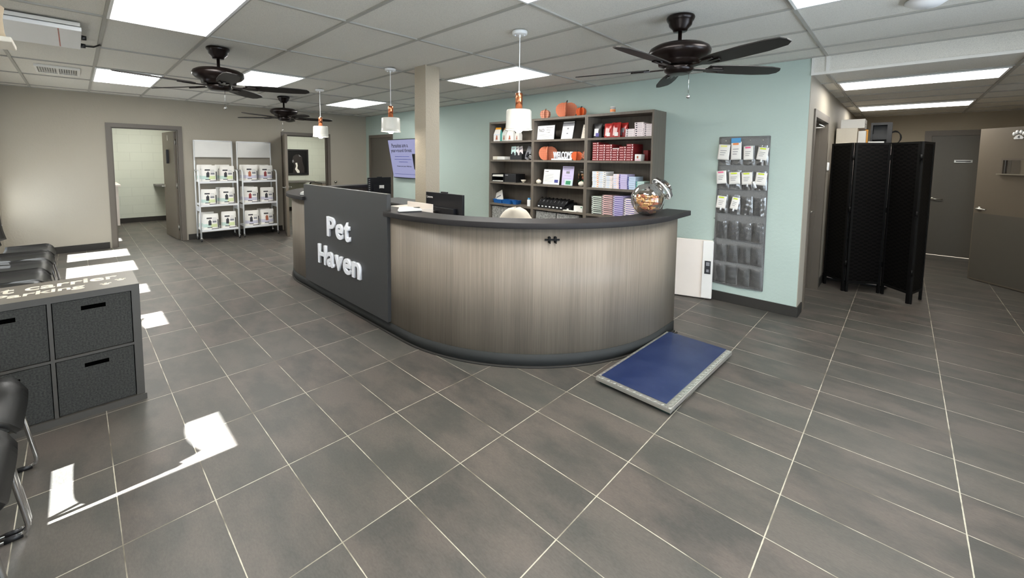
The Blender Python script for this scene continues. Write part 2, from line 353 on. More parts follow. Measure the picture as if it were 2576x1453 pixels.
struct('wall_right', m('greige').box(XR, XR+.14, -2.3, -1.6, 0, ZC+.1).box(XR, XR+.14, .5, .8, 0, ZC+.1).box(XR, XR+.14, 2.9, YB+.2, 0, ZC+.1).box(XR, XR+.14, -1.6, 2.9, 0, .3).box(XR, XR+.14, -1.6, 2.9, 2.2, ZC+.1).box(XA, XR+.14, YB, YB+.14, 0, ZC+.1), 'beige right wall of the lobby', 'wall')
t = m('ceil').box(.2, XA+.1, YB+.01, 8.9, ZL+.012, ZL+.1).box(.24, XA, YB-.002, YB+.03, ZL+.012, ZC+.02)
struct('ceiling_2', t, 'lowered tile ceiling of the corridor with its speckled drop face', 'ceiling')
t = m('whitep').box(.235, XA, YB-.012, YB+.03, ZL-.004, ZL+.02).box(.36-.014, .36+.014, YB-.008, YB, ZL, ZC).box(.235, .255, YB-.008, YB, ZL, ZC)
t.use('tbar')
for x in (.354, 1.58): t.box(x-.012, x+.012, YB+.02, 8.8, ZL, ZL+.0115)
for k in range(9): t.box(.24, XA, 3.66+.61*k+.0-.012, 3.66+.61*k+.012, ZL+.001, ZL+.0115)
struct('trim_2', t, 'white edge strip and grid bars of the lowered ceiling', 'trim')
# left wall with two exam room doors
D1a, D1b, D2a, D2b = -.86, .03, 1.79, 2.71
t = m('greige').box(XW-.12, XW, YF-.15, D1a, 0, ZC+.1).box(XW-.12, XW, D1b, D2a, 0, ZC+.1).box(XW-.12, XW, D2b, YB+.14, 0, ZC+.1).box(XW-.12, XW, D1a, D1b, 2.03, ZC+.1).box(XW-.12, XW, D2a, D2b, 2.03, ZC+.1)
struct('wall_left', t, 'greige wall with the two exam room doors', 'wall')
# exam rooms behind it
struct('wall_exam_end', m('block').box(-12.12, -12, -2.3, 5.3, 0, 2.6), 'pale green painted block wall at the back of the exam rooms', 'wall')
struct('wall_exam_divider', m('greige').box(-12, XW-.12, 1.3, 1.42, 0, 2.6).box(-12.1, XW-.1, 5.0, 5.12, 0, 2.6).box(XW-.12, XW, YB+.14, 5.1, 0, 2.6), 'pale partition between the exam rooms', 'wall')
struct('ceiling_3', m('ceil').box(-12.1, XW-.1, -2.3, 5.3, 2.5, 2.58), 'tile ceiling of the exam rooms', 'ceiling')
struct('baseboard_exam', m('base').box(-12, -11.985, -2.06, 1.3, 0, .11).box(-12, -11.985, 1.42, 5.0, 0, .11), 'dark rubber base along the block wall', 'baseboard')
# front window wall
SILL, HEAD = .535, 2.12
OP = [(-2.0, -1.55), (-4.36, -3.88), (-5.66, -5.2), (-7.28, -6.52), (-8.4, -7.7)]
def wall_with(x0, x1, ops):
    t = m('greige'); y0, y1 = YF-.12, YF; x = x0
    for a, b in sorted(ops):
        t.box(x, a, y0, y1, 0, ZC+.1).box(a, b, y0, y1, 0, SILL).box(a, b, y0, y1, HEAD, ZC+.1); x = b
    t.box(x, x1, y0, y1, 0, ZC+.1); return t
struct('wall_front', wall_with(XW-.12, 3.4, OP+[(.2, 1.9)]), 'greige window wall behind the waiting chairs', 'wall')
struct('wall_exam_front', wall_with(-12.2, XW-.12, [(-9.69, -9.27)]), 'greige window wall of the first exam room', 'wall')
for i, (a, b) in enumerate(OP+[(.2, 1.9), (-9.69, -9.27)]):
    wn = E('window_%d' % (i+1), ((a+b)/2, YF-.06, SILL), 'white framed narrow window in the front wall', 'window', 'front windows', 'structure')
    t = m('white')
    for q in ((a, a+.012, SILL, HEAD), (b-.012, b, SILL, HEAD), (a, b, HEAD-.012, HEAD)): t.box(q[0], q[1], YF-.11, YF-.07, q[2], q[3])
    t.box(a-.02, b+.02, YF-.11, YF+.012, SILL-.02, SILL-.001); t.build('window_frame', wn)
    m('windowglass').box(a+.012, b-.012, YF-.094, YF-.09, SILL, HEAD-.012).build('window_pane', wn)
    if i != 7:
        o = E('roller_shade', ((a+b)/2, YF-.04, 1.17), 'pale roller shade drawn halfway down a front window', 'shade', 'roller shades in the front windows')
        m('rollshade').box(a-.025, b+.025, YF+.006, YF+.008, 1.13, HEAD+.06).build('shade_cloth', o)
        m('white').box(a-.025, b+.025, YF+.001, YF+.013, 1.125, 1.145).build('bottom_bar', o)
    else:
        o = E('roller_shade', ((a+b)/2, YF-.04, 1.17), 'pale roller shade in the exam room window', 'shade'); m('rollshade').box(a-.025, b+.025, YF+.006, YF+.008, 1.13, HEAD+.06).build('shade_cloth', o)
for i, (a, b) in enumerate(((-1.6, .5), (.8, 2.9))):  # unseen windows, added to let fill daylight onto the desk front
    wn = E('window_%d' % (i+9), (XR+.06, (a+b)/2, .3), 'added unseen window in the right wall, letting in fill daylight', 'window', 'added unseen right wall windows', 'structure')
    m('white').box(XR+.05, XR+.1, a, a+.04, .3, 2.2).box(XR+.05, XR+.1, b-.04, b, .3, 2.2).box(XR+.05, XR+.1, a+.04, b-.04, .3, .34).box(XR+.05, XR+.1, a+.04, b-.04, 2.16, 2.2).build('window_frame', wn)
    m('windowglass').box(XR+.07, XR+.075, a+.04, b-.04, .34, 2.16).build('window_pane', wn)
# column
struct('column_1', m('column').box(-3.065, -2.855, 1.367, 1.552, 0, ZC+.02), 'square beige textured column beside the reception desk', 'column', .004)
# baseboards
def base(name, boxes, label):
    t = m('base')
    for b in boxes: t.box(*b)
    struct(name, t, label, 'baseboard', .004)
base('baseboard_back', [(-1.15, .25, YB-.014, YB, 0, .105), (BD1+.05, -3.9, YB-.014, YB, 0, .105), (.24, .252, YB, 3.86, 0, .105)], 'dark rubber base along the mint wall')
base('baseboard_left', [(XW, XW+.014, YF, -.94, 0, .105), (XW, XW+.014, .11, 1.71, 0, .105), (XW, XW+.014, 2.79, YB, 0, .105)], 'dark rubber base along the greige wall')
base('baseboard_alcove', [(.24, .252, 5.06, 8.8, 0, .105), (.24, 1.16, 8.786, 8.8, 0, .105), (2.23, XA, 8.786, 8.8, 0, .105), (XA-.014, XA, YB, 5.39, 0, .105), (XA-.014, XA, 6.47, 8.8, 0, .105)], 'dark rubber base along the corridor walls')
base('baseboard_front', [(XW, XR, YF, YF+.012, 0, .1), (XR-.012, XR, YF, YB, 0, .1)], 'dark rubber base along the window wall')

# ---------------------------------------------------------------- doors
def handle(parent, p, out, along, key='steel'):
    """lever handle at p, out = unit normal, along = lever direction"""
    t = m(key); p = Vector(p); out = Vector(out); al = Vector(along)
    q = out.to_track_quat('Z', 'Y').to_matrix().to_4x4()
    t.lathe([(.0, 0), (.027, 0), (.027, .008), (.018, .012), (.009, .013), (.009, .05), (0, .05)], p, 18, q)
    t.tube([p+out*.045, p+out*.05+al*.02, p+out*.05+al*.12], [.009, .010, .008], 10)
    return t.build('handle', parent)
def frame_mb(kind, c, a, b, h, depth, side=1, w=.055, key='frame', wall=.12):
    """door frame: kind 'x' lies in a plane x=c (a..b along y), 'y' lies in a plane y=c; side = direction the face looks"""
    t = m(key); f0, f1 = (c-wall*side-.012*side, c+.014*side)
    lo, hi = min(f0, f1), max(f0, f1)
    def bx(u0, u1, z0, z1, l=lo, h_=hi):
        if kind == 'x': t.box(l, h_, u0, u1, z0, z1)
        else: t.box(u0, u1, l, h_, z0, z1)
    bx(a-w, a+.012, 0, h+w); bx(b-.012, b+w, 0, h+w); bx(a+.012, b-.012, h-.012, h+w)
    mid = (lo+hi)/2
    bx(a+.012, a+.028, 0, h-.012, mid-.02, mid+.02); bx(b-.028, b-.012, 0, h-.012, mid-.02, mid+.02); bx(a+.028, b-.028, h-.03, h-.012, mid-.02, mid+.02)
    return t
def leaf(door, name, hinge, ang, width, h, key, handle_sides=(1,), thick=.044, wind=None):
    """door leaf hinged at `hinge`, pointing along angle ang; built in world coordinates"""
    d = Vector((cos(ang), sin(ang), 0)); nr = Vector((-sin(ang), cos(ang), 0)); T = Matrix((( d.x, nr.x, 0, hinge[0]), (d.y, nr.y, 0, hinge[1]), (0, 0, 1, .008), (0, 0, 0, 1)))
    t = m(key); H = h-.01
    if wind:
        a, b, z0, z1 = wind; t.box(0, a, -thick/2, thick/2, 0, H, T).box(b, width, -thick/2, thick/2, 0, H, T).box(a, b, -thick/2, thick/2, 0, z0, T).box(a, b, -thick/2, thick/2, z1, H, T)
    else: t.box(0, width, -thick/2, thick/2, 0, H, T)
    o = t.build(name, door)
    for s in handle_sides:
        p = T @ Vector((width-.065, s*thick/2, .955)); handle(o, p, nr*s, -d)
    for z in (.22, 1.0, 1.8):
        m('steel').tube([T @ Vector((-.004, 0, z-.05)), T @ Vector((-.004, 0, z+.05))], .008, 8).build('hinge', o)
    return o, T
# door 1: open into the exam room
d1 = E('door_1', (XW, (D1a+D1b)/2, 0), 'open taupe door into the first exam room', 'door', None, 'structure')
frame_mb('x', XW, D1a, D1b, 2.03, .12, 1).build('door_frame', d1)
lf, T = leaf(d1, 'door_leaf', (XW-.13, D1b-.035), RD(180+4), .86, 2.0, 'doorleaf', (1, -1))
m('black').box(.42, .47, .022, .026, 1.43, 1.63, T).box(.40, .415, .022, .06, 1.4, 1.66, T).build('chart_holder', lf); m('whitep').box(.42, .45, .022, .0265, 1.83, 1.93, T).build('coat_hook', lf)
# door 2: leaf swung out into the lobby
d2 = E('door_2', (XW, (D2a+D2b)/2, 0), 'taupe door swung out beside the second snack rack', 'door', None, 'structure')
frame_mb('x', XW, D2a, D2b, 2.03, .12, 1).build('door_frame', d2)
lf, T = leaf(d2, 'door_leaf', (XW+.03, D2a-.02), math.atan2(1.565-1.77, -7.8+8.57), .88, 2.0, 'doorleaf', (1, -1))
# back door under the mint wall, closed
d3 = E('door_3', ((BD0+BD1)/2, YB, 0), 'closed dark taupe door in the left end of the mint wall', 'door', None, 'structure')
frame_mb('y', YB, BD0, BD1, DH, .12, -1).build('door_frame', d3)
lf, T = leaf(d3, 'door_leaf', (BD0+.015, YB+.03), 0, BD1-BD0-.03, DH, 'doorleaf2', (-1,))
# corridor side door (recessed, closed)
d4 = E('door_4', (.235, 4.46, 0), 'dark recessed door in the beige corridor side wall', 'door', None, 'structure')
frame_mb('x', .24, 3.99, 4.94, 2.03, .12, 1, .065, wall=.165).build('door_frame', d4)
lf, T = leaf(d4, 'door_leaf', (.095, 4.0), RD(90), .92, 2.03, 'doorleaf2', (-1,))
m('steel').box(.3, .56, -.075, -.022, 1.88, 1.94, T).tube([T @ Vector((.5, -.07, 1.93)), T @ Vector((.75, -.16, 1.95)), T @ Vector((.6, -.1, 1.98))], .009, 8).build('door_closer', lf)
m('steel').box(.86, .9, -.03, -.022, .85, 1.05, T).build('strike_plate', lf)
# corridor end door
d5 = E('door_5', (1.7, 8.8, 0), 'closed dark door at the end of the corridor', 'door', None, 'structure')
frame_mb('y', 8.8, 1.235, 2.155, 2.04, .12, -1, .075).build('door_frame', d5)
lf, T = leaf(d5, 'door_leaf', (2.14, 8.83), RD(180), .89, 2.035, 'doorleaf2', (1,))
m('steel').box(1.53, 1.735, 8.79, 8.808, 1.58, 1.625).use('ink').box(1.55, 1.715, 8.786, 8.7905, 1.595, 1.61).build('name_plate', lf)
m('door_glow').box(1.26, 2.12, 8.84, 8.85, .0005, .007).build('painted_light_gap', lf)  # glowing strip stands in for light leaking under the door
# open exam door 4 in the corridor right wall
d6 = E('door_6', (XA, 5.95, 0), 'open brown door with the paw number on the right', 'door', None, 'structure')
frame_mb('x', XA, 5.47, 6.38, 2.03, .12, -1).build('door_frame', d6)
hx, hy = 2.292, 6.395; ang = math.atan2(7.062-hy, 1.664-hx)
lf, T = leaf(d6, 'door_leaf', (hx, hy), ang, .918, 2.022, 'doorleaf', (1,), wind=(.31, .63, 1.43, 1.60))
t = m('frame')
for q in ((.29, .31, 1.41, 1.62), (.63, .65, 1.41, 1.62), (.31, .63, 1.6, 1.62), (.31, .63, 1.41, 1.43)): t.box(q[0], q[1], -.03, .03, q[2], q[3], T)
t.use('glass').box(.31, .63, -.003, .003, 1.43, 1.6, T).build('vision_window', lf)
m('steel').box(.28, .67, .031, .06, 1.415, 1.43, T).build('note_rail', lf)
m('doorleaf2').box(.012, .906, .022, .024, .02, .9, T).build('kick_plate', lf)
PX, PZ = .495, 1.925
pl = m('white')
for cxp, czp, rr in ((.05, -.0, .02), (.02, .02, .021), (-.02, .02, .021), (-.05, .0, .02)):
    pl.lathe([(0, 0), (rr, 0), (rr, .008), (0, .008)], T @ Vector((PX+cxp, .022, PZ+czp)), 16, Matrix.Rotation(ang, 4, 'Z') @ Matrix.Rotation(RD(-90), 4, 'X') @ Matrix.Diagonal((.85, 1.2, 1, 1)))
pl.prism([(PX+x_, PZ+z_) for x_, z_ in ((-.045, -.065), (.045, -.065), (.05, -.05), (.025, -.02), (0, -.01), (-.025, -.02), (-.05, -.05))], 'y', .022, .03, T)
pw = pl.build('paw_sign', lf)
nr = Vector((-sin(ang), cos(ang), 0)); dd = Vector((cos(ang), sin(ang), 0))
text('door_number', '4', T @ Vector((PX, .0302, PZ-.04)), -dd, (0, 0, 1), h=.035, depth=.002, key='ink', parent=pw)

# ---------------------------------------------------------------- ceiling lights
def troffer(x0, x1, y0, y1, z, label, key='panel', group=None):
    o = E('ceiling_light', ((x0+x1)/2, (y0+y1)/2, z), label, 'ceiling light', group)
    t = m('white').box(x0+.005, x0+.022, y0+.005, y1-.005, z-.008, z+.011).box(x1-.022, x1-.005, y0+.005, y1-.005, z-.008, z+.011).box(x0+.022, x1-.022, y0+.005, y0+.022, z-.008, z+.011).box(x0+.022, x1-.022, y1-.022, y1-.005, z-.008, z+.011)
    t.build('light_frame', o); m(key).box(x0+.022, x1-.022, y0+.022, y1-.022, z-.003, z+.008).build('light_lens', o)
X = lambda k: .354+1.235*k
Y = lambda k: .157+.618*k
for a, b, lab in ((-3, -2, 'rectangular ceiling light at the top left edge of the lobby'), ):
    pass
LG = 'lobby ceiling lights'
troffer(X(-3), X(-2), Y(-2), Y(-1), ZC, 'largest bright ceiling light panel, top left above the cube storage', group=LG)
troffer(X(-6), X(-5), Y(-2), Y(-1), ZC, 'ceiling light panel behind the left fan blade, next to the air vent', group=LG)
troffer(X(-5), X(-4), Y(0), Y(1), ZC, 'ceiling light panel just right of the left fan motor', group=LG)
troffer(X(-6), X(-5), Y(3), Y(4), ZC, 'ceiling light panel between the two farther pendant lamps', group=LG)
troffer(X(-3), X(-2), Y(3), Y(4), ZC, 'ceiling light panel behind the nearest pendant cord right of the column', group=LG)
troffer(X(0), X(1), Y(2), Y(3), ZC, 'ceiling light panel cut off at the top edge right of the near fan', group=LG)
troffer(X(-1), X(0), Y(0), Y(1), ZC, 'ceiling light panel whose corner peeks in at the top middle', group=LG)
troffer(X(0), X(1), Y(-2), Y(-1), ZC, 'added unseen light panel above the camera, fill light for the desk', group=LG)  # unseen panel, added as fill light for the desk front
troffer(.37, 1.56, 4.285, 4.865, ZL, 'nearer long ceiling light in the lowered corridor ceiling', 'panel2')
troffer(.37, 1.56, 6.8, 7.42, ZL, 'farther long ceiling light in the lowered corridor ceiling', 'panel2')
troffer(-11, -9.8, -.6, 0, 2.5, 'added unseen light panel brightening the first exam room', 'panel3')  # this panel and the next are unseen, added to light the exam rooms
troffer(-11, -9.8, 3, 3.6, 2.5, 'added unseen light panel brightening the second exam room', 'panel3')

# ---------------------------------------------------------------- fans (local coordinates, origin on the ceiling)
def make_fan():
    o = E('ceiling_fan', (0, 0, 0), '', 'ceiling fan', 'bronze ceiling fans')
    m('bronze').lathe([(0, 0), (.09, 0), (.093, -.012), (.085, -.03), (.078, -.036), (.074, -.06), (.05, -.085), (.045, -.1), (.02, -.1), (0, -.1)], n=40).build('canopy', o, False)
    m('bronze').lathe([(.013, -.09), (.013, -.17), (.03, -.185), (.03, -.2), (0, -.2)], n=20).build('downrod', o, False)
    m('bronze').lathe([(0, -.178), (.03, -.18), (.07, -.186), (.12, -.19), (.165, -.2), (.195, -.218), (.205, -.24), (.2, -.262), (.178, -.285), (.145, -.3), (.14, -.306), (.135, -.33), (.11, -.335), (0, -.335)], n=56).build('motor_housing', o, False)
    m('bronze').lathe([(.085, -.33), (.098, -.342), (.094, -.372), (.07, -.39), (.06, -.392), (0, -.392)], n=40).build('switch_cup', o, False)
    for k in range(5):
        A = Matrix.Rotation(2*pi*k/5, 4, 'Z') @ Matrix.Translation((0, 0, -.345)) @ Matrix.Rotation(RD(-12), 4, 'X')
        out = [(.21, -.052), (.33, -.066), (.52, -.072), (.66, -.066), (.735, -.05), (.755, -.018), (.757, .02), (.72, .052), (.6, .068), (.42, .068), (.28, .06), (.21, .05)]
        t = m('blade').prism(out, 'z', -.004, .004, A); b = t.build('blade', o, False, bevel=.002)
        q = m('bronze').prism([(.1, -.018), (.19, -.016), (.23, -.038), (.3, -.04), (.31, -.03), (.25, -.012), (.33, -.01), (.33, .01), (.25, .012), (.31, .03), (.3, .04), (.23, .038), (.19, .016), (.1, .018)], 'z', -.014, -.004, A)
        q.build('blade_iron', b, False, bevel=.002)
    c = m('chrome').tube([(.05, -.05, -.385), (.05, -.052, -.54)], .0015, 6).build('pull_chain', o, False)
    m('chrome').ell((.05, -.052, -.552), (.013, .013, .013)).build('pull_ball', c, False)
    return o
index_kids(); fan = make_fan(); index_kids()
FL = [((-.25, 1.67), 50, 'near bronze ceiling fan in front of the mint wall, upper right'), ((-3.73, -.32), 68, 'bronze ceiling fan on the left, over the front of the lobby'), ((-6.57, 1.15), 8, 'farthest bronze ceiling fan, behind the leftmost pendant lamp')]
for i, (c, ph, lab) in enumerate(FL):
    f = fan if i == 0 else dup(fan); f.location = (*c, ZC); f.rotation_euler = (0, 0, RD(ph)); f['label'] = lab
# ---------------------------------------------------------------- pendants
def make_pendant(D):
    o = E('pendant_lamp', (0, 0, 0), '', 'pendant lamp', 'white and copper pendants over the desk')
    t = m('white').lathe([(0, 0), (.058, 0), (.06, -.006), (.058, -.022), (.052, -.026), (0, -.026)], n=36)
    for a in (0, pi): t.lathe([(0, -.026), (.006, -.026), (.005, -.036), (0, -.037)], (.035*cos(a), .035*sin(a), 0), 10)
    t.build('canopy', o, False)
    m('white').lathe([(.008, -.026), (.008, -.045), (.0035, -.05), (.0035, D+.02), (.01, D+.015), (.01, D-.01)], n=12, cap=False).build('cord', o, False)
    m('copper').lathe([(0, D), (.026, D), (.028, D-.005), (.028, D-.132), (0, D-.132)], n=28).build('socket_tube', o, False)
    m('shade').lathe([(.02, D-.128), (.092, D-.13), (.1, D-.14), (.103, D-.24), (.105, D-.278), (.111, D-.283), (.109, D-.289), (.102, D-.283), (.099, D-.24), (.096, D-.145), (.02, D-.137)], n=44, cap=False).build('lamp_shade', o, False)
    m('bulb').ell((0, 0, D-.272), (.036, .036, .038)).lathe([(.018, D-.235), (.018, D-.15)], n=12).build('bulb', o, False)
    return o
for i, (x, y, D, lab) in enumerate(((-1.305, 1.17, -.476, 'nearest white drum pendant with copper neck, in front of the shelving'), (-3.29, 1.2, -.412, 'middle white drum pendant with copper neck, left of the column'), (-5.35, 1.25, -.405, 'farthest white drum pendant with copper neck, on the left'))):
    p = make_pendant(D); p.location = (x, y, ZC); p.rotation_euler = (0, 0, RD(40)); p['label'] = lab
# ================================================================= RECEPTION DESK
CR, CL, CY, RO = (-2.05, 2.12), (-4.36, 2.12), 2.12, 1.545
def outline(r, n=40, a1=11):
    """desk edge at radius r from the two arc centres: left end -> straight front -> right end"""
    P = []
    for i in range(n+1): a = RD(180 - a1*0 + 90*i/n); P.append((CL[0]+r*cos(a), CL[1]+r*sin(a)))
    for i in range(n+1): a = RD(270 + 90*i/n); P.append((CR[0]+r*cos(a), CR[1]+r*sin(a)))
    return P
def band(t, ro, ri, z0, z1, ylo=None, yr=2.42):
    O = [(CL[0]-ro, yr)] + outline(ro) + [(CR[0]+ro, yr)]; I = [(CL[0]-ri, yr)] + outline(ri) + [(CR[0]+ri, yr)]
    n = len(t.v); k = len(O)
    for z in (z0, z1):
        for p in O: t.v.append(Vector((*p, z)))
        for p in I: t.v.append(Vector((*p, z)))
    for i in range(k-1):
        a, b = n+i, n+i+1; c, d = n+k+i, n+k+i+1; e = 2*k
        t.face([a, b, b+e, a+e], True); t.face([c, d, d+e, c+e], True); t.face([a, b, d, c]); t.face([a+e, b+e, d+e, c+e])
    t.face([n, n+k, n+k+2*k, n+2*k]); t.face([n+k-1, n+2*k-1, n+4*k-1, n+3*k-1]); return t
desk = E('reception_desk', (-3.2, .9, 0), 'long curved grey wood reception desk with a dark top', 'reception desk')
band(m('counter'), RO, RO-.04, .1, 1.049).build('front_panel', desk)
t = band(m('kick'), RO+.004, RO-.06, 0, .1); band(t.use('base'), RO+.018, RO-.02, 0, .012); t.build('kick_base', desk)
t = m('top'); TZ0, TZ1 = 1.05, 1.094
def arcband(t, c, ro, ri, a0, a1, z0, z1, pre=None, post=None, n=44):
    O = [(c[0]+ro*cos(RD(a0+(a1-a0)*i/n)), c[1]+ro*sin(RD(a0+(a1-a0)*i/n))) for i in range(n+1)]
    I = [(c[0]+ri*cos(RD(a0+(a1-a0)*i/n)), c[1]+ri*sin(RD(a0+(a1-a0)*i/n))) for i in range(n+1)]
    if pre: O.insert(0, pre[0]); I.insert(0, pre[1])
    if post: O.append(post[0]); I.append(post[1])
    b = len(t.v); k = len(O)
    for z in (z0, z1): t.v += [Vector((*p, z)) for p in O] + [Vector((*p, z)) for p in I]
    e = 2*k
    for i in range(k-1):
        t.face([b+i, b+i+1, b+i+1+e, b+i+e], True); t.face([b+k+i, b+k+i+1, b+k+i+1+e, b+k+i+e], True)
        t.face([b+i, b+i+1, b+k+i+1, b+k+i]); t.face([b+e+i, b+e+i+1, b+e+k+i+1, b+e+k+i])
    t.face([b, b+k, b+k+e, b+e]); t.face([b+k-1, b+2*k-1, b+4*k-1, b+3*k-1]); return t
ro, ri = 1.607, 1.36
arcband(t, CR, ro, ri, 270, 360, TZ0, TZ1, ((-2.268, CY-ro), (-2.268, CY-ri)), ((CR[0]+ro-.02, 2.62), (CR[0]+ri, 2.62)))
t.build('countertop', desk, bevel=.004)
t = m('top'); arcband(t, CL, ro, ri, 180, 270, TZ0, TZ1, ((CL[0]-ro+.02, 2.62), (CL[0]-ri, 2.62)), ((-4.085, CY-ro), (-4.085, CY-ri)))
t.box(-4.085, -2.268, .60, CY-ri, TZ0, TZ1).build('countertop', desk, bevel=.004)
sp = m('sign').box(-4.118, -2.25, .543, .583, .112, 1.238).build('sign_panel', desk, bevel=.003)
t = m('greydesk'); arcband(t, CR, 1.5, .8, 270, 360, .71, .74); arcband(t, CL, 1.5, .8, 180, 270, .71, .74); t.box(-4.36, -2.05, CY-1.5, CY-.8, .71, .74); t.build('work_surface', desk)
t = m('greydesk')
for a in (272, 315, 359):
    A = Matrix.Translation((CR[0], CR[1], 0)) @ Matrix.Rotation(RD(a), 4, 'Z'); t.box(.85, 1.48, -.012, .012, 0, .71, A)
for a in (181, 225, 268):
    A = Matrix.Translation((CL[0], CL[1], 0)) @ Matrix.Rotation(RD(a), 4, 'Z'); t.box(.85, 1.48, -.012, .012, 0, .71, A)
t.build('support_panel', desk)
# raised letters
RX, UZ = (1, 0, 0), (0, 0, 1)
def letters(word, x0, x1, zb, cap, ncaps):
    """each letter its own part, set from x0 to x1 on the sign panel with baseline zb"""
    ws = {'P': .62, 'e': .56, 't': .38, 'H': .68, 'a': .55, 'v': .55, 'n': .55}
    tot = sum(ws[c] for c in word) + .09*(len(word)-1); k = (x1-x0)/tot; x = x0
    for c in word:
        hh = {'P': 1, 'H': 1, 't': .93, 'e': .76, 'a': .76, 'v': .73, 'n': .74}[c]*cap; wd = ws[c]*k
        o = text('letter', c, (x+wd/2, .543, zb+hh/2), RX, UZ, wd, hh, .024, 'letters', sp, fat=.012, bevel=.012); o['label'] = 'white raised letter %s' % c; x += wd+.09*k
letters('Pet', -3.44, -2.925, .722, .208, 1); letters('Haven', -3.685, -2.715, .395, .21, 1)
# leash hook on the desk front
a = math.atan2(1.10-CR[1], -.897-CR[0]); T = Matrix.Translation((CR[0], CR[1], .965)) @ Matrix.Rotation(a, 4, 'Z')
o = E('leash_hook', T @ Vector((RO, 0, 0)), 'small black bone-shaped hook rail under the edge of the curved desk', 'hook')
t = m('black2').box(RO, RO+.006, -.055, .055, -.006, .006, T)
for y in (-.022, .022):
    for z in (-.014, .014): t.lathe([(0, 0), (.011, 0), (.011, .01), (0, .012)], T @ Vector((RO, y, z)), 12, T.to_3x3().to_4x4() @ Matrix.Rotation(RD(90), 4, 'Y'))
    t.box(RO, RO+.012, y-.006, y+.006, -.018, .018, T); t.tube([T @ Vector((RO+.008, y, -.01)), T @ Vector((RO+.04, y, -.02)), T @ Vector((RO+.045, y, .004))], .004, 6)
t.build('hook_bar', o)

# ---------------------------------------------------------------- things on the desk
def polar(c, r, a, z=0): return Vector((c[0]+r*cos(RD(a)), c[1]+r*sin(RD(a)), z))
o = E('card_terminal', (-2.08, .66, TZ1), 'white card terminal lying on the countertop next to the sign panel', 'card terminal')
T = Matrix.Translation((-2.08, .66, TZ1)) @ Matrix.Rotation(RD(62), 4, 'Z')
m('whitep').prism([(-.1, .012), (-.085, .038), (-.03, .045), (.08, .03), (.1, .02), (.1, .008), (-.09, .004)], 'y', -.038, .038, T).build('shell', o, bevel=.006)
m('black').box(-.09, .095, -.036, .036, .001, .009, T).box(-.0, .085, -.028, .028, .035, .0365, T).build('keypad', o)
o = E('card_terminal', (-4.19, .60, TZ1), 'small white card terminal at the far left end of the desk beside the sign panel', 'card terminal')
T = Matrix.Translation((-4.19, .60, TZ1)) @ Matrix.Rotation(RD(20), 4, 'Z')
m('whitep').prism([(-.07, .012), (-.06, .04), (-.02, .052), (.06, .04), (.07, .02), (.07, .008), (-.06, .004)], 'y', -.035, .035, T).build('shell', o, bevel=.006); m('black').box(-.068, .07, -.034, .034, .001, .013, T).build('keypad', o)
o = E('paper_tray', (-2.42, .88, .74), 'white paper tray standing behind the sign panel on the desk', 'tray')
t = m('offwhite').box(-2.62, -2.2, .80, .81, .741, 1.09).box(-2.62, -2.2, .98, .99, .741, 1.125).box(-2.62, -2.61, .81, .98, .741, 1.09).box(-2.21, -2.2, .81, .98, .741, 1.09).box(-2.62, -2.2, .81, .98, .741, .76); t.build('tray_body', o, bevel=.003)
m('paper').box(-2.6, -2.23, .83, .96, .761, 1.06).build('paper_stack', o)
def monitor(name, c, z, w_, h_, rz, label, logo=None, sticker=False, tilt=0):
    """computer screen seen from the back; rz = direction its back faces"""
    T = Matrix.Translation(c) @ Matrix.Rotation(rz, 4, 'Z'); o = E(name, c, label, 'computer monitor')
    zt = z+h_
    B = T @ Matrix.Translation((0, 0, z)) @ Matrix.Rotation(tilt, 4, 'X')
    m('screenblk').box(-w_/2, w_/2, -.012, .012, 0, h_, B).box(-w_*.3, w_*.34, -.045, -.012, h_*.08, h_*.62, B).box(-w_*.3, w_*.34, -.05, -.045, h_*.6, h_*.62, B).build('screen_shell', o, bevel=.003)
    m('lcd').box(-w_/2+.012, w_/2-.012, .0121, .0128, .015, h_-.012, B).build('display', o)
    m('black').box(-.045, .045, -.01, .012, h_, h_+.014, B).build('webcam', o, bevel=.003)
    base = m('black').box(-.02, .02, -.07, -.045, -z+.745-.0, h_*.4, B) if tilt == 0 else m('black').box(-.02, .02, -.07, -.045, -(z-.75), h_*.4, B)
    base.box(-.11, .11, -.16, .05, .742-z, .757-z, T @ Matrix.Translation((0, 0, z))); base.build('stand', o)
    if logo: text('logo_lettering', logo, B @ Vector((-w_/2+.065, -.0121, h_-.045)), (T.to_3x3() @ Vector((1, 0, 0))), (0, 0, 1), w=.095, h=.024, depth=.001, key='whitec', parent=o)
    return o, B
o, B = monitor('computer_monitor', (-2.255, 1.16, 0), .86, .56, .355, RD(1), 'black computer screen seen from behind, on the desk right of the column', 'Lenovo')
t = m('steel').prism([(-.24, .10), (-.10, .19), (-.05, .185), (-.15, .09)], 'y', -.1, -.06, B).build('stand_arm', o, bevel=.004)
o, B = monitor('computer_monitor', (-5.5, 2.27, 0), .925, .43, .30, RD(92), 'black computer screen with a white sticker, behind the left part of the sign panel')
m('whitec').box(-.03, .06, -.0465, -.0452, .115, .17, B).build('sticker', o)
for k in range(8): m('greyink').box(-.205, -.18, -.013, -.012, .03+.033*k, .045+.033*k, B).build('vent_slot', o)
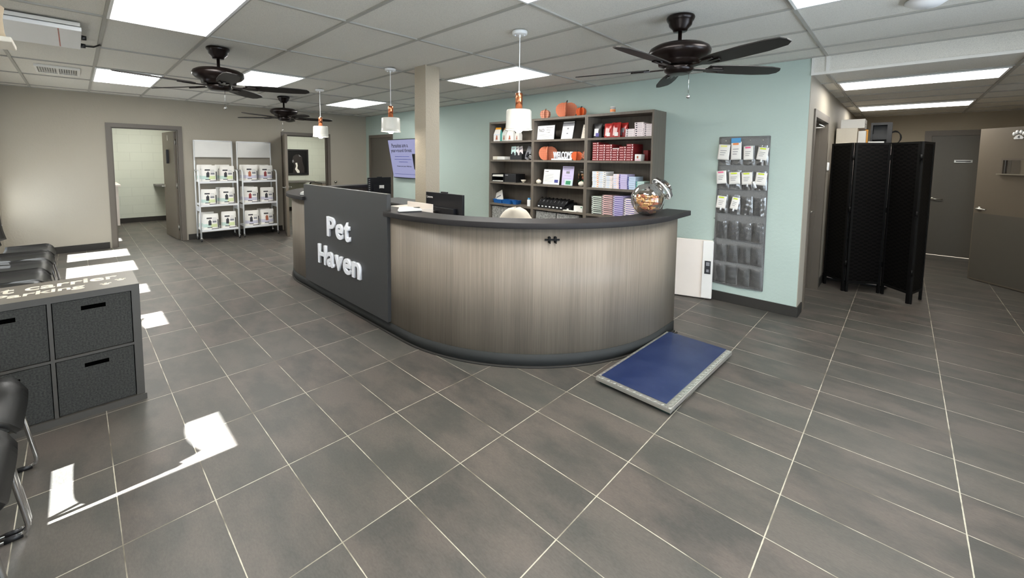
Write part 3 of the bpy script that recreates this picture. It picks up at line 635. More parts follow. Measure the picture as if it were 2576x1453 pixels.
# cream office chair back behind the desk
o = E('office_chair', (-2.1, 2.0, 0), 'cream upholstered office chair whose rounded back shows above the desk', 'chair')
def cb(u, v):
    a = (u-.5)*2; z = .55+.455*v; wv = .265*(1-abs(max(0, v-.45)/.55)**2.6)**.5 if v > .45 else .265
    return (-2.1+a*wv*.98, 2.0+.05*(a*a)-.02*sin(pi*v), z)
T = Matrix.Rotation(0, 4, 'Z')
t = m('cream').grid(lambda u, v: cb(u, min(v, .998)), 20, 20); t.build('backrest', o, solid=.06)
m('cream').ell((-2.1, 2.27, .49), (.26, .25, .05)).build('seat', o)
t = m('black').tube([(-2.1, 2.27, .45), (-2.1, 2.27, .1)], .025, 12)
for k in range(5): A = 2*pi*k/5; t.tube([(-2.1, 2.27, .12), (-2.1+.28*cos(A), 2.27+.28*sin(A), .075)], .016, 8); t.ell((-2.1+.28*cos(A), 2.27+.28*sin(A), .03), (.03, .03, .03))
t.tube([(-2.1, 2.05, .6), (-2.1, 2.1, .46), (-2.1, 2.27, .44)], .015, 8); t.build('swivel_base', o)

# treat jar
JC = Vector((-.60, 2.0, TZ1)); JS = 1.3; ax = Vector((.55, .66, .62)).normalized()
jar = E('treat_jar', JC, 'round clear tilted jar full of bone-shaped dog biscuits on the right end of the desk', 'jar')
Q = ax.to_track_quat('Z', 'Y').to_matrix().to_4x4(); c0 = JC+Vector((0, 0, .1*JS)); Q = Q @ Matrix.Scale(JS, 4)
m('jarpl').lathe([(.0, -.098), (.05, -.09), (.085, -.06), (.102, -.02), (.104, .015), (.09, .055), (.066, .08), (.062, .11), (.07, .115)], c0, 40, Q, cap=False).build('bowl', jar)
m('jarpl').lathe([(.072, .11), (.078, .112), (.078, .135), (.05, .14), (.045, .16), (0, .162)], c0, 32, Q, cap=False).build('lid', jar)
m('whitep').lathe([(.079, .108), (.08, .116), (.076, .116)], c0, 32, Q, cap=False).build('lid_rim', jar)
def bone(c, ang, tilt, key, L=.05, lab=''):
    A = Matrix.Translation(c) @ Matrix.Rotation(ang, 4, 'Z') @ Matrix.Rotation(tilt, 4, 'X')
    pr = []
    for sx_ in (1, -1):
        ccs = [(.5*L*sx_, .15*L*sx_), (.5*L*sx_, -.15*L*sx_)]
        for cc in ccs:
            for k in range(6):
                a_ = (RD(-60)+RD(36)*k if cc is ccs[1] else RD(-60)+RD(36)*k) + (0 if sx_ > 0 else pi) + (RD(-20) if cc is ccs[1] else RD(30))
                pr.append((cc[0]+.17*L*cos(a_), cc[1]+.17*L*sin(a_)))
    # ordered outline of a bone
    out = [(x*L, y*L) for x, y in ((.38, -.13), (.42, -.26), (.52, -.3), (.63, -.24), (.66, -.12), (.6, 0), (.66, .12), (.63, .24), (.52, .3), (.42, .26), (.38, .13), (-.38, .13), (-.42, .26), (-.52, .3), (-.63, .24), (-.66, .12), (-.6, 0), (-.66, -.12), (-.63, -.24), (-.52, -.3), (-.42, -.26), (-.38, -.13))]
    o = m(key).prism(out, 'z', -.006, .006, A).build('dog_biscuit', bevel=.002); tag(o, lab, 'dog biscuit', 'bone biscuits inside the clear jar'); return o
rb = random.Random(3); bones = []
layer = [(-.098, .05), (-.07, .085), (-.035, .105), (-.003, .108), (.025, .085)]
for z, rad in layer:
    n = int(rad*135)
    for i in range(n):
        a = 2*pi*i/n+rb.random(); rr = rad*(.62+.33*rb.random())
        bones.append(bone(c0+Vector((rr*cos(a), rr*sin(a), z+rb.uniform(-.008, .008))), rb.uniform(0, 6.28), rb.uniform(-1.1, 1.1), 'tan' if rb.random() < .6 else 'brownb', .05, 'bone-shaped dog biscuit inside the clear jar on the desk'))

# ================================================================= SHELVING AND ITS CONTENTS
SX = [-3.885, -2.975, -2.068, -1.163]; SY0, SY1 = 3.3, 3.635; LV = [.5, .858, 1.2, 1.547, 1.835]
for i, lab in enumerate(('left bay of the dark wood shelving, partly behind the pendant', 'middle bay of the dark wood shelving, with pumpkins on top', 'right bay of the dark wood shelving, stacked with red and white boxes')):
    a, b = SX[i]+.001, SX[i+1]-.001
    o = E('bookcase', ((a+b)/2, SY0+.17, 0), lab, 'bookcase', 'three joined bookcases on the mint wall')
    m('shelf').box(a, a+.022, SY0, SY1, 0, 2.135).build('side_panel', o); m('shelf').box(b-.022, b, SY0, SY1, 0, 2.135).build('side_panel', o)
    m('shelf').box(a+.022, b-.022, SY0, SY1, 2.105, 2.135).build('top_panel', o); m('shelf').box(a+.022, b-.022, SY1-.008, SY1, .08, 2.105).build('back_panel', o)
    m('shelf').box(a+.022, b-.022, SY0+.03, SY1, 0, .08).build('plinth', o)
    for z in [.11]+LV: m('shelf').box(a+.022, b-.022, SY0+.002, SY1-.008, z-.028, z).build('shelf', o)
Z1, Z2, Z3, Z4, Z0 = LV[4], LV[3], LV[2], LV[1], LV[0]
def thingmesh(name, mb, label, cat, group=None, bevel=0): return tag(mb.build(name, bevel=bevel), label, cat, group)
# --- storage baskets under the lowest visible shelf
for x, lab in ((-3.66, 'grey woven basket left of the cream chair on the low shelf'), (-2.74, 'grey woven basket in the middle bay, left one'), (-2.36, 'grey woven basket in the middle bay, right one')):
    t = m('basket').box(x-.18, x+.18, 3.33, 3.345, Z0+.001, Z0+.31).box(x-.18, x+.18, 3.59, 3.605, Z0+.001, Z0+.31).box(x-.18, x-.165, 3.345, 3.59, Z0+.001, Z0+.31).box(x+.165, x+.18, 3.345, 3.59, Z0+.001, Z0+.31).box(x-.165, x+.165, 3.345, 3.59, Z0+.001, Z0+.015)
    thingmesh('storage_basket', t, lab, 'basket', 'woven baskets on the lower shelf', .004)
# --- treat pouches, top left
def gusset(x, y, z, w_, h_, d_, front, top, side, label, group, rz=0, pic='brownb', cat='pet food pouch', stripe=None):
    o = E('treat_pouch', (x, y, z), label, cat, group); T = Matrix.Translation((x, y, z)) @ Matrix.Rotation(rz, 4, 'Z')
    P = [(-w_/2, -d_/2, 0), (w_/2, -d_/2, 0), (w_/2, d_/2, 0), (-w_/2, d_/2, 0)]; Mi = [(-w_*.5, -d_*.5, h_*.5), (w_*.5, -d_*.5, h_*.5), (w_*.5, d_*.5, h_*.5), (-w_*.5, d_*.5, h_*.5)]; Tp = [(-w_*.42, -.012, h_*.86), (w_*.42, -.012, h_*.86), (w_*.42, .012, h_*.86), (-w_*.42, .012, h_*.86)]; Tt = [(-w_*.4, -.004, h_), (w_*.4, -.004, h_), (w_*.4, .004, h_), (-w_*.4, .004, h_)]
    t = M(); n = 0; t.v = [T @ Vector(p) for p in P+Mi+Tp+Tt]; t.use(front)
    for lv in range(3):
        for k in range(4):
            t.use(top if lv == 2 or (lv == 1 and top != front and False) else (side if k in (1, 3) else front)); t.face([lv*4+k, lv*4+(k+1) % 4, lv*4+4+(k+1) % 4, lv*4+4+k])
    t.use(front).face([3, 2, 1, 0]); t.use(top).face([12, 13, 14, 15])
    t.build('pouch_body', o, bevel=.004)
    q = m(pic).prism([(-.35*w_*.5, .12*h_), (.3*w_*.5, .12*h_), (.16*w_*.5, .42*h_), (-.05*w_*.5, .45*h_)], 'y', -d_/2-.0015, -d_/2-.0002, T); q.use('greyink')
    for k in range(2): q.box(-w_*.25, w_*.1, -d_/2-.0015, -d_/2-.0002, h_*(.04+.03*k), h_*(.05+.03*k), T)
    if stripe: q.use(stripe).box(-w_*.42, w_*.42, -d_/2-.0014, -d_/2-.0002, h_*.46, h_*.495, T)
    q.build('printed_label', o); return o
G = 'white and orange treat pouches'
gusset(-3.78, 3.40, Z1, .13, .22, .09, 'paper', 'yellow', 'teal', 'leftmost white treat pouch with an orange top on the top left shelf', G, RD(8), 'brownb', stripe='paleblue')
gusset(-3.66, 3.45, Z1, .12, .215, .08, 'paper', 'yellow', 'paper', 'white treat pouch with an orange top, second from the left on the top shelf', G, RD(-10))
gusset(-3.50, 3.40, Z1, .13, .19, .08, 'paper', 'teal', 'paper', 'white treat pouch with a pale teal edge directly under the nearest pendant', G, RD(6))
gusset(-3.37, 3.43, Z1, .1, .18, .07, 'paper', 'paper', 'paper', 'rightmost plain white treat pouch on the top left shelf', G, RD(-12))
# brochures in a black holder
o = E('brochure_holder', (-3.34, 3.42, Z2), 'black desk holder on the second left shelf with brochures standing in it', 'brochure holder')
m('black').box(-3.47, -3.23, 3.35, 3.358, Z2, Z2+.07).box(-3.47, -3.23, 3.45, 3.458, Z2, Z2+.13).box(-3.47, -3.23, 3.358, 3.45, Z2, Z2+.008).box(-3.47, -3.462, 3.358, 3.45, Z2, Z2+.09).box(-3.238, -3.23, 3.358, 3.45, Z2, Z2+.09).build('tray', o)
for k, (dx, rz, key, lab) in enumerate(((-3.43, -4, 'aqua', 'pale teal brochure, leftmost in the black holder'), (-3.37, -8, 'whitec', 'white brochure with a dark picture, second in the black holder'), (-3.29, -14, 'pinkw', 'white brochure with a brown animal picture, third in the black holder'), (-3.2, 16, 'greyink', 'grey brochure leaning at the right of the black holder'))):
    T = Matrix.Translation((dx, 3.375+.016*k, Z2+.009)) @ Matrix.Rotation(RD(rz), 4, 'Y') @ Matrix.Rotation(RD(-8), 4, 'X')
    t = m(key).box(-.045, .045, -.002, .002, 0, .2, T).use('ink').prism([(-.03, .03), (.02, .03), (.03, .08), (0, .12), (-.025, .1)], 'y', -.003, -.002, T).use('greyink').box(-.03, .03, -.003, -.002, .15, .17, T)
    thingmesh('brochure', t, lab, 'brochure', 'brochures in the black holder')
thingmesh('white_box', m('whitep').box(-3.86, -3.60, 3.36, 3.52, Z2, Z2+.05).use('cream').box(-3.862, -3.76, 3.358, 3.522, Z2, Z2+.052), 'low white box at the left end of the second left shelf', 'box', bevel=.004)
thingmesh('clear_bag', m('clearpl').ell((-3.12, 3.42, Z2+.045), (.05, .04, .045)), 'crumpled clear bag at the right end of the second left shelf', 'bag')
# document trays
o = E('letter_tray', (-3.73, 3.45, Z3), 'black two-level letter tray with papers on the third left shelf', 'letter tray')
t = m('black')
for z in (0, .075): t.box(-3.86, -3.6, 3.34, 3.58, Z3+z, Z3+z+.006)
for x in (-3.86, -3.606): t.box(x, x+.006, 3.34, 3.58, Z3+.006, Z3+.125)
t.box(-3.854, -3.606, 3.574, 3.58, Z3+.006, Z3+.125).build('tray_frame', o)
thingmesh('paper_stack', m('paper').box(-3.85, -3.61, 3.345, 3.56, Z3+.082, Z3+.1, Matrix.Rotation(0, 4, 'Z')).box(-3.84, -3.62, 3.342, 3.55, Z3+.1, Z3+.108), 'stack of paper on the upper level of the black letter tray', 'paper')
thingmesh('paper_stack', m('paper').box(-3.85, -3.61, 3.345, 3.56, Z3+.0065, Z3+.016), 'thin stack of paper on the lower level of the black letter tray', 'paper')
thingmesh('black_box', m('black').box(-3.585, -3.345, 3.35, 3.56, Z3, Z3+.13).use('greyink').box(-3.57, -3.51, 3.3485, 3.35, Z3+.1, Z3+.115), 'black cardboard box right of the letter tray', 'box', bevel=.003)
o = E('small_bowl', (-3.25, 3.42, Z3), 'small footed cream bowl on the third left shelf', 'bowl')
m('cream').lathe([(.0, 0), (.022, 0), (.012, .012), (.03, .02), (.042, .045), (.04, .045), (.028, .024), (0, .018)], (-3.25, 3.42, Z3), 24, cap=False).build('bowl_body', o)
# blue bins
def bin_(x, y, z, wx, wy, h_, key, label):
    t = m(key); k = .012; P = [(-wx/2+k, -wy/2+k), (wx/2-k, -wy/2+k), (wx/2-k, wy/2-k), (-wx/2+k, wy/2-k)]; Q = [(-wx/2, -wy/2), (wx/2, -wy/2), (wx/2, wy/2), (-wx/2, wy/2)]
    n = len(t.v); t.v += [Vector((x+a, y+b, z)) for a, b in P]+[Vector((x+a, y+b, z+h_)) for a, b in Q]+[Vector((x+a*.94, y+b*.94, z+h_)) for a, b in Q]+[Vector((x+a*.94, y+b*.94, z+.004)) for a, b in P]
    for l in range(3):
        for k2 in range(4): j = (k2+1) % 4; t.face([n+l*4+k2, n+l*4+j, n+l*4+4+j, n+l*4+4+k2])
    t.face([n+3, n+2, n+1, n]); t.face([n+12, n+13, n+14, n+15]); return thingmesh('plastic_bin', t, label, 'bin', 'blue plastic bins')
bin_(-3.74, 3.42, Z4, .19, .15, .06, 'blue', 'left blue plastic bin with papers in it, fourth left shelf'); bin_(-3.55, 3.42, Z4, .18, .15, .06, 'blue', 'middle blue plastic bin on the fourth left shelf'); bin_(-3.405, 3.44, Z4, .09, .13, .058, 'blue', 'narrow right blue plastic bin on the fourth left shelf')
T = Matrix.Translation((-3.76, 3.41, Z4+.012)) @ Matrix.Rotation(RD(-24), 4, 'Y') @ Matrix.Rotation(RD(-14), 4, 'X')
thingmesh('leaflet', m('paper').box(-.08, .1, -.004, .004, 0, .17, T).use('greyink').box(-.05, .06, -.005, -.004, .08, .1, T), 'white leaflets standing askew in the left blue bin', 'leaflet')
o = E('pump_bottle', (-3.075, 3.36, Z4), 'small white bottle with a blue cap at the right end of the fourth left shelf', 'bottle')
m('white').box(-3.105, -3.045, 3.34, 3.38, Z4, Z4+.1).build('bottle_body', o, bevel=.008); m('bluecard').box(-3.095, -3.055, 3.345, 3.375, Z4+.1, Z4+.125).build('cap', o, bevel=.004)
# framed signs
def sign(x0, x1, y, z, h_, lean, label, frame='black', face='whitec', lines=(), rz=0, cat='sign', skew=0, name='framed_sign'):
    o = E(name, ((x0+x1)/2, y, z), label, cat); w_ = x1-x0
    T = Matrix.Translation(((x0+x1)/2, y, z+.001)) @ Matrix.Rotation(RD(rz), 4, 'Z') @ Matrix.Rotation(RD(-lean), 4, 'X')
    if frame: m(frame).box(-w_/2-.008, w_/2+.008, 0, .012, 0, h_+.01, T).build('frame', o)
    t = m(face).box(-w_/2, w_/2, -.002, -.0002, .004, h_, T).build('printed_sheet', o)
    if lines:
        q = M()
        for (a, b, c, d, key) in lines: q.use(key).box(-w_/2+a*w_, -w_/2+b*w_, -.0032, -.0021, c*h_, d*h_, T)
        q.build('printed_lines', o)
    return o, T
def tx(o, T, body, x, z, w_=None, h_=None, key='ink', fat=0): 
    r = T.to_3x3(); return text('lettering', body, T @ Vector((x, -.0021, z)), r @ Vector((1, 0, 0)), r @ Vector((0, 0, 1)), w_, h_, .0012, key, o, fat)
o, T = sign(-2.945, -2.64, 3.36, Z1, .20, 6, 'white notice with NO Payments Billing Credit in a black frame', lines=[(.14, .86, .36, .375, 'greyink'), (.08, .92, .28, .295, 'greyink'), (.14, .86, .21, .225, 'greyink'), (.3, .7, .14, .155, 'greyink'), (.22, .78, .07, .085, 'greyink')])
tx(o, T, 'NO', -.075, .135, .09, .045); tx(o, T, 'Payments', .065, .17, .115, .022, 'greyink', .01); tx(o, T, 'Billing', .045, .137, .07, .024, 'greyink', .01); tx(o, T, 'Credit', .045, .105, .068, .018, 'greyink', .01)
L2 = [(0, 1, .74, .93, 'greyink'), (.42, .58, .56, .64, 'greyink'), (.1, .9, .48, .488, 'greyink'), (.1, .9, .42, .428, 'greyink'), (.42, .58, .28, .35, 'greyink'), (.1, .9, .18, .187, 'greyink'), (.1, .9, .1, .106, 'greyink')]
sign(-2.53, -2.345, 3.38, Z1, .25, 14, 'framed certificate with a grey header, middle of the top middle shelf', lines=L2)
sign(-2.225, -2.09, 3.42, Z1, .2, 16, 'framed cream certificate at the right end of the top middle shelf', face='cream', lines=[(.1, .9, .8, .83, 'greyink'), (.2, .8, .6, .62, 'greyink'), (.15, .85, .4, .41, 'greyink')])
L3 = [(.06, .3, .84, .93, 'ink'), (.32, .62, .86, .92, 'greyink'), (.7, .95, .8, .95, 'greyink')]+[(.06, .62, .7-.06*k, .71-.06*k, 'greyink') for k in range(10)]+[(.7, .93, .14, .34, 'blueink')]
o, T = sign(-2.82, -2.535, 3.36, Z3, .215, 8, 'white payment notice with a small blue picture in a black frame', lines=L3[3:])
tx(o, T, 'Cash', -.09, .188, .06, .018, 'ink', .02)
sign(-2.5, -2.31, 3.37, Z3, .265, 7, 'tall pale lilac notice in a clear stand on the third middle shelf', frame=None, face='lilac', lines=[(.06, .94, .9, .93, 'greyink'), (.1, .7, .8, .82, 'greyink'), (.35, .65, .62, .74, 'greyink'), (.2, .8, .5, .51, 'greyink'), (.1, .8, .35, .36, 'greyink'), (.1, .6, .25, .26, 'greyink'), (.1, .7, .18, .19, 'greyink')])
sign(-2.42, -2.29, 3.325, Z3, .085, 14, 'small green and white card propped in front of the lilac notice', frame=None, face='aqua', lines=[(.15, .75, .2, .8, 'green')], cat='card', name='small_card')
# pumpkins
def pumpkin(x, y, z, w_, h_, label, front, second, rz=0, lean=0, n=2, stem='black'):
    """flat crossed-panel wooden pumpkins"""
    o = E('pumpkin_decoration', (x, y, z), label, 'pumpkin decoration', 'orange pumpkin decorations')
    T0 = Matrix.Translation((x, y, z)) @ Matrix.Rotation(RD(lean), 4, 'Y')
    out = [(-.24, 0), (.24, 0), (.38, .1), (.47, .3), (.5, .52), (.46, .75), (.36, .9), (.22, .98), (.08, .97), (0, .93), (-.08, .97), (-.22, .98), (-.36, .9), (-.46, .75), (-.5, .52), (-.47, .3), (-.38, .1)]
    for k in range(n):
        A = T0 @ Matrix.Rotation(RD(rz+180*k/n), 4, 'Z'); key = front if k % 2 == 0 else second
        me = m(key).prism([(a*w_, b*h_) for a, b in out], 'y', -.006, .006, Matrix.Identity(4)); ob = me.build('panel', o, False); ob.matrix_local = Matrix.Rotation(RD(lean), 4, 'Y') @ Matrix.Rotation(RD(rz+180*k/n), 4, 'Z')
    m(stem).tube([T0 @ Vector((0, 0, h_*.9)), T0 @ Vector((.003, 0, h_*1.04)), T0 @ Vector((.012, 0, h_*1.12))], .008, 8).build('stem', o)
    return o
TP = 2.136
pumpkin(-2.83, 3.4, TP, .155, .125, 'small rust plaid pumpkin, leftmost on top of the shelving', 'plaid2', 'plaid2', 50, 0, 3, 'paperbrown')
pumpkin(-2.475, 3.42, TP, .3, .205, 'large orange checked pumpkin on top of the shelving', 'plaid', 'plaid', 28)
pumpkin(-2.235, 3.42, TP, .14, .115, 'small plain orange pumpkin, rightmost on top of the shelving', 'orange', 'orange', 40, 0, 3)
pumpkin(-2.8, 3.44, Z2, .27, .2, 'large orange checked pumpkin on the second middle shelf', 'plaid', 'plaid', 30)
pumpkin(-2.26, 3.38, Z2, .15, .12, 'plain orange pumpkin right of the WELCOME letters', 'orange', 'orange', 25)
pumpkin(-2.17, 3.44, Z2+.012, .16, .13, 'rust plaid pumpkin lying tilted at the right end of the second middle shelf', 'plaid2', 'plaid2', 35, 38, 2, 'paperbrown')
o = E('welcome_sign', (-2.5, 3.38, Z2), 'white standing WELCOME letters on a white base', 'sign')
m('white').box(-2.68, -2.33, 3.36, 3.42, Z2, Z2+.022).build('base', o, bevel=.004)
text('letters', 'WELCOME', (-2.497, 3.4, Z2+.07), RX, UZ, .33, .098, .02, 'letters', o, .012)
for x, y, lab, r in ((-2.9, 3.36, 'small white pumpkin at the left end of the third middle shelf', .042), (-2.15, 3.34, 'small cream pumpkin at the right end of the third middle shelf', .045)):
    o = E('small_pumpkin', (x, y, Z3), lab, 'pumpkin decoration', 'small pale pumpkins')
    t = m('cream')
    n = len(t.v); t.grid(lambda u, v: (x+(r*(.86+.14*abs(cos(4*2*pi*u)))*sin(pi*v)), 0, 0), 1, 1) if False else None
    def pf(u, v, x=x, y=y, r=r): R1 = r*(.85+.15*abs(cos(4*pi*u)))*max(.02, sin(pi*v)); return (x+R1*cos(2*pi*u), y+R1*sin(2*pi*u), Z3+r*.8-r*.78*cos(pi*v))
    t.grid(pf, 48, 12).build('body', o); m('paperbrown').tube([(x, y, Z3+r*1.5), (x+.004, y, Z3+r*1.8)], .005, 6).build('stem', o)
# glass jar with pine cones
o = E('glass_jar', (-2.19, 3.46, Z3), 'tall square glass jar with green and brown contents', 'jar')
m('glass').box(-2.25, -2.13, 3.4, 3.52, Z3, Z3+.2).build('glass_body', o, bevel=.008); m('glass').box(-2.23, -2.15, 3.42, 3.5, Z3+.2, Z3+.235).build('lid', o, bevel=.004)
for k, (dx, dz, key) in enumerate(((-.02, .06, 'green'), (.02, .05, 'bandg'), (-.01, .11, 'brownb'), (.02, .14, 'bandg'), (-.02, .15, 'paperbrown'))): thingmesh('pot_pourri', m(key).ell((-2.19+dx, 3.46, Z3+dz), (.024, .024, .022)), 'round green or brown ornament inside the square glass jar', 'ornament', 'ornaments in the glass jar')
# black organizer with vials
o = E('label_organizer', (-2.62, 3.43, Z4), 'black compartment organizer with a row of white labels', 'organizer')
t = m('black').prism([(3.34, Z4), (3.56, Z4), (3.56, Z4+.13), (3.42, Z4+.12), (3.34, Z4+.055)], 'x', -2.9, -2.42)
t.build('body', o); m('black').prism([(3.345, Z4), (3.5, Z4), (3.5, Z4+.1), (3.345, Z4+.045)], 'x', -2.41, -2.32).build('end_box', o)
for k in range(7): m('white').box(-2.888+.066*k, -2.858+.066*k, 3.337, 3.341, Z4+.02, Z4+.036).build('white_label', o)
m('white').box(-2.38, -2.35, 3.341, 3.346, Z4+.015, Z4+.03).build('white_label', o)
for k in range(8): x = -2.895+.068*k; m('clearpl' if k in (0, 1, 4) else 'black').tube([(x, 3.37, Z4+.075), (x, 3.45, Z4+.145)], .012, 8).build('vial', o)
thingmesh('card_box', m('whitec').box(-2.27, -2.13, 3.35, 3.39, Z4, Z4+.08).use('green').box(-2.16, -2.14, 3.349, 3.35, Z4+.055, Z4+.07), 'white card box at the right end of the fourth middle shelf', 'box', bevel=.002)
thingmesh('paper_slip', m('paper').box(-2.42, -2.2, 3.305, 3.345, Z4+.0005, Z4+.012), 'white paper slips lying at the edge of the fourth middle shelf', 'paper')
# mug / candle on top
o = E('small_tin', (-1.75, 3.4, TP), 'small tin with a white and orange label on top of the right bay', 'tin')
m('whitec').lathe([(0, 0), (.033, 0), (.033, .085), (.03, .085), (.03, .075), (0, .075)], (-1.75, 3.4, TP), 28).build('tin_body', o)
m('orangemk').lathe([(.0336, .02), (.0336, .052)], (-1.75, 3.4, TP), 28, cap=False).use('ink').lathe([(.0338, .062), (.0338, .068)], (-1.75, 3.4, TP), 28, cap=False).build('paper_label', o)
# coffee style bags, right bay top
def foil(x, y, z, w_, h_, d_, key, lab, pat, grp, rz=0):
    o = E('treat_bag', (x, y, z), lab, 'treat bag', grp); T = Matrix.Translation((x, y, z)) @ Matrix.Rotation(RD(rz), 4, 'Z')
    def fr(s): return lambda u, v: T @ Vector(((u-.5)*w_*(1-.06*sin(pi*v)), s*(d_/2*(1-v**3)*(1-(2*u-1)**4*.5)+.002*sin(9*u+7*v)), v*h_))
    m(key).grid(fr(-1), 10, 12).grid(fr(1), 10, 12).box(-w_*.47, w_*.47, -d_*.4, d_*.4, 0, .004, T).build('bag_body', o)
    T2 = T @ Matrix.Translation((0, -.0025, 0)); fn = fr(-1)
    q = M().use(pat[0]); q.grid(lambda u, v: fn(.2+.5*u, .15+.5*v)+Vector((0, -.002, 0)), 5, 6); q.use(pat[1]).grid(lambda u, v: fn(.4+.4*u, .1+.25*v)+Vector((0, -.0032, 0)), 4, 4)
    q.build('printed_picture', o); return o
foil(-1.955, 3.4, Z1, .13, .185, .07, 'black', 'black and white treat bag at the left end of the top right shelf', ('whitec', 'purple'), 'foil treat bags')
foil(-1.87, 3.46, Z1, .09, .18, .06, 'black', 'dark treat bag second from the left on the top right shelf', ('greyink', 'black'), 'foil treat bags')
foil(-1.795, 3.4, Z1, .12, .18, .07, 'redbag', 'left red treat bag on the top right shelf', ('pink', 'whitec'), 'foil treat bags')
foil(-1.7, 3.42, Z1, .12, .19, .07, 'redbag', 'middle red treat bag on the top right shelf', ('pink', 'whitec'), 'foil treat bags', 6)
foil(-1.62, 3.47, Z1, .12, .185, .07, 'redbag', 'right red treat bag, set back on the top right shelf', ('greyink', 'red'), 'foil treat bags', -8)
# stacks of medicine boxes
ORD = ['lowest', 'second', 'third', 'fourth', 'fifth', 'sixth', 'seventh', 'eighth', 'ninth', 'tenth']
def stack(x0, x1, z, n, h_, d_, body, band, text_fmt, grp, y=3.34, cap=None, name='medicine_box'):
    """n boxes; every copy shares the mesh of the first one"""
    w_ = x1-x0-.004; t = m(body).box(0, w_, 0, d_, .0005, h_-.0008)
    for (a, b, c, d, key) in band: t.use(key).box(a*w_, b*w_, -.0008, 0, c*h_, d*h_)
    first = t.build(name, None)
    for k in range(n):
        o = first if k == 0 else first.copy()
        if k: COL.objects.link(o)
        o.location = (x0+random.uniform(0, .003), y+random.uniform(-.004, .006), z+h_*k)
        where = 'topmost' if k == n-1 else (ORD[k] if k == 0 else ORD[k]+' from the bottom')
        tag(o, text_fmt % where, 'box', grp)
P1 = [(.12, .3, .3, .75, 'ink'), (.3, .85, .4, .5, 'greyink')]
stack(-1.535, -1.42, Z1, 4, .024, .2, 'pinkw', P1, '%s pinkish white box in the left stack, top right shelf', 'pinkish white medicine boxes')
stack(-1.42, -1.305, Z1, 7, .024, .2, 'pinkw', P1, '%s pinkish white box in the middle stack, top right shelf', 'pinkish white medicine boxes')
stack(-1.305, -1.195, Z1, 6, .024, .2, 'pinkw', P1, '%s pinkish white box in the right stack, top right shelf', 'pinkish white medicine boxes')
PR = [(.06, .6, .35, .6, 'pink'), (.74, .92, .45, .8, 'pinkw'), (.8, .86, .15, .5, 'pinkw')]
nms = ['first', 'second', 'third', 'fourth', 'fifth', 'sixth']
for i, n in enumerate((8, 7, 7, 5, 6, 7)):
    stack(-2.0+.0955*i, -2.0+.0955*(i+1), Z2, n, .0293, .24, 'red', PR, '%s dark red box in the '+nms[i]+' red stack from the left', 'dark red medicine boxes', 3.35)
thingmesh('medicine_box', m('whitec').box(-1.71, -1.62, 3.352, 3.56, Z2+.1467, Z2+.156), 'open white box top lying on the short fourth red stack', 'box')
thingmesh('medicine_box', m('whitec').prism([(-1.405, Z2), (-1.33, Z2), (-1.325, Z2+.08), (-1.405, Z2+.08)], 'y', 3.345, 3.44).use('brownb').box(-1.38, -1.36, 3.344, 3.345, Z2+.03, Z2+.06).use('pinkmk').box(-1.4, -1.335, 3.344, 3.345, Z2+.008, Z2+.014), 'small white box with an animal picture right of the red stacks', 'box')
thingmesh('medicine_box', m('red').box(-1.36, -1.3, 3.47, 3.55, Z2, Z2+.13), 'dark red upright box behind the small white box', 'box')
PS = [(.1, .55, .3, .7, 'paleblue'), (.72, .95, .35, .7, 'orangemk')]; PS2 = [(.1, .55, .3, .7, 'paleblue'), (.72, .95, .35, .7, 'greyink')]; PS3 = [(.1, .55, .3, .7, 'paleblue'), (.72, .95, .35, .7, 'pink')]
A3 = 'white and pastel boxes on the third right shelf'
for i, (a, b, n, bd, body, lab) in enumerate(((-1.99, -1.89, 8, PS, 'whitec', 'white and orange'), (-1.89, -1.79, 8, PS2, 'whitec', 'white and grey'), (-1.79, -1.69, 6, PS3, 'whitec', 'white and pink'), (-1.69, -1.605, 7, PS3, 'pinkw', 'blush white'), (-1.605, -1.495, 7, [(0, .14, .1, .9, 'purple')], 'lilac', 'lilac and purple'), (-1.49, -1.385, 6, [(0, .14, .1, .9, 'blueink')], 'paleblue', 'pale blue'), (-1.38, -1.275, 4, [(0, .14, .1, .9, 'teal')], 'aqua', 'pale aqua'), (-1.265, -1.2, 2, [(0, .3, .2, .8, 'ink')], 'whitec', 'white and black'))):
    stack(a, b, Z3, n, .0262, .2, body, bd, '%s '+lab+' box in its stack, third right shelf', A3, 3.345)
A4 = 'pastel boxes on the fourth right shelf'
for i, (a, b, n, body, bk, lab) in enumerate(((-1.99, -1.845, 9, 'palegreen', 'ink', 'pale green'), (-1.835, -1.69, 10, 'pink', 'ink', 'pale pink'), (-1.68, -1.54, 10, 'lilac', 'purple', 'lilac with dark blue'), (-1.53, -1.39, 9, 'pinkw', 'purple', 'pinkish lilac'))):
    stack(a, b, Z4, n, .0255, .2, body, [(0, .14, .3, .85, 'greyink'), (.18, 1, .0, .36, bk)], '%s '+lab+' box in its stack, fourth right shelf', A4, 3.345)
# ================================================================= MINT WALL: ORGANIZER, SCALE
OX0, OX1, OZ0, OZ1 = -.553, -.072, .197, 1.815
org_ = E('hanging_organizer', ((OX0+OX1)/2, YB-.01, OZ0), 'grey fabric door organizer with clear pockets hung on the mint wall', 'organizer')
def of(u, v): 
    x = OX0+(OX1-OX0)*u + .012*(1-v)*(u-.5); return (x, YB-.009-.004*sin(7*v+3*u)-.003*sin(17*v), OZ0+(OZ1-OZ0)*v-.012*sin(pi*u)*(1-v)*.6)
m('canvas').grid(of, 14, 40).build('fabric_back', org_, solid=.005)
t = m('canvas').tube([of(0, .0), of(0, .25), of(0, .5), of(0, .75), of(0, 1)], .005, 6).tube([of(1, .0), of(1, .25), of(1, .5), of(1, .75), of(1, 1)], .005, 6).tube([of(0, 0), of(.5, 0), of(1, 0)], .005, 6).tube([of(0, 1), of(.5, 1), of(1, 1)], .005, 6)
t.build('piping', org_)
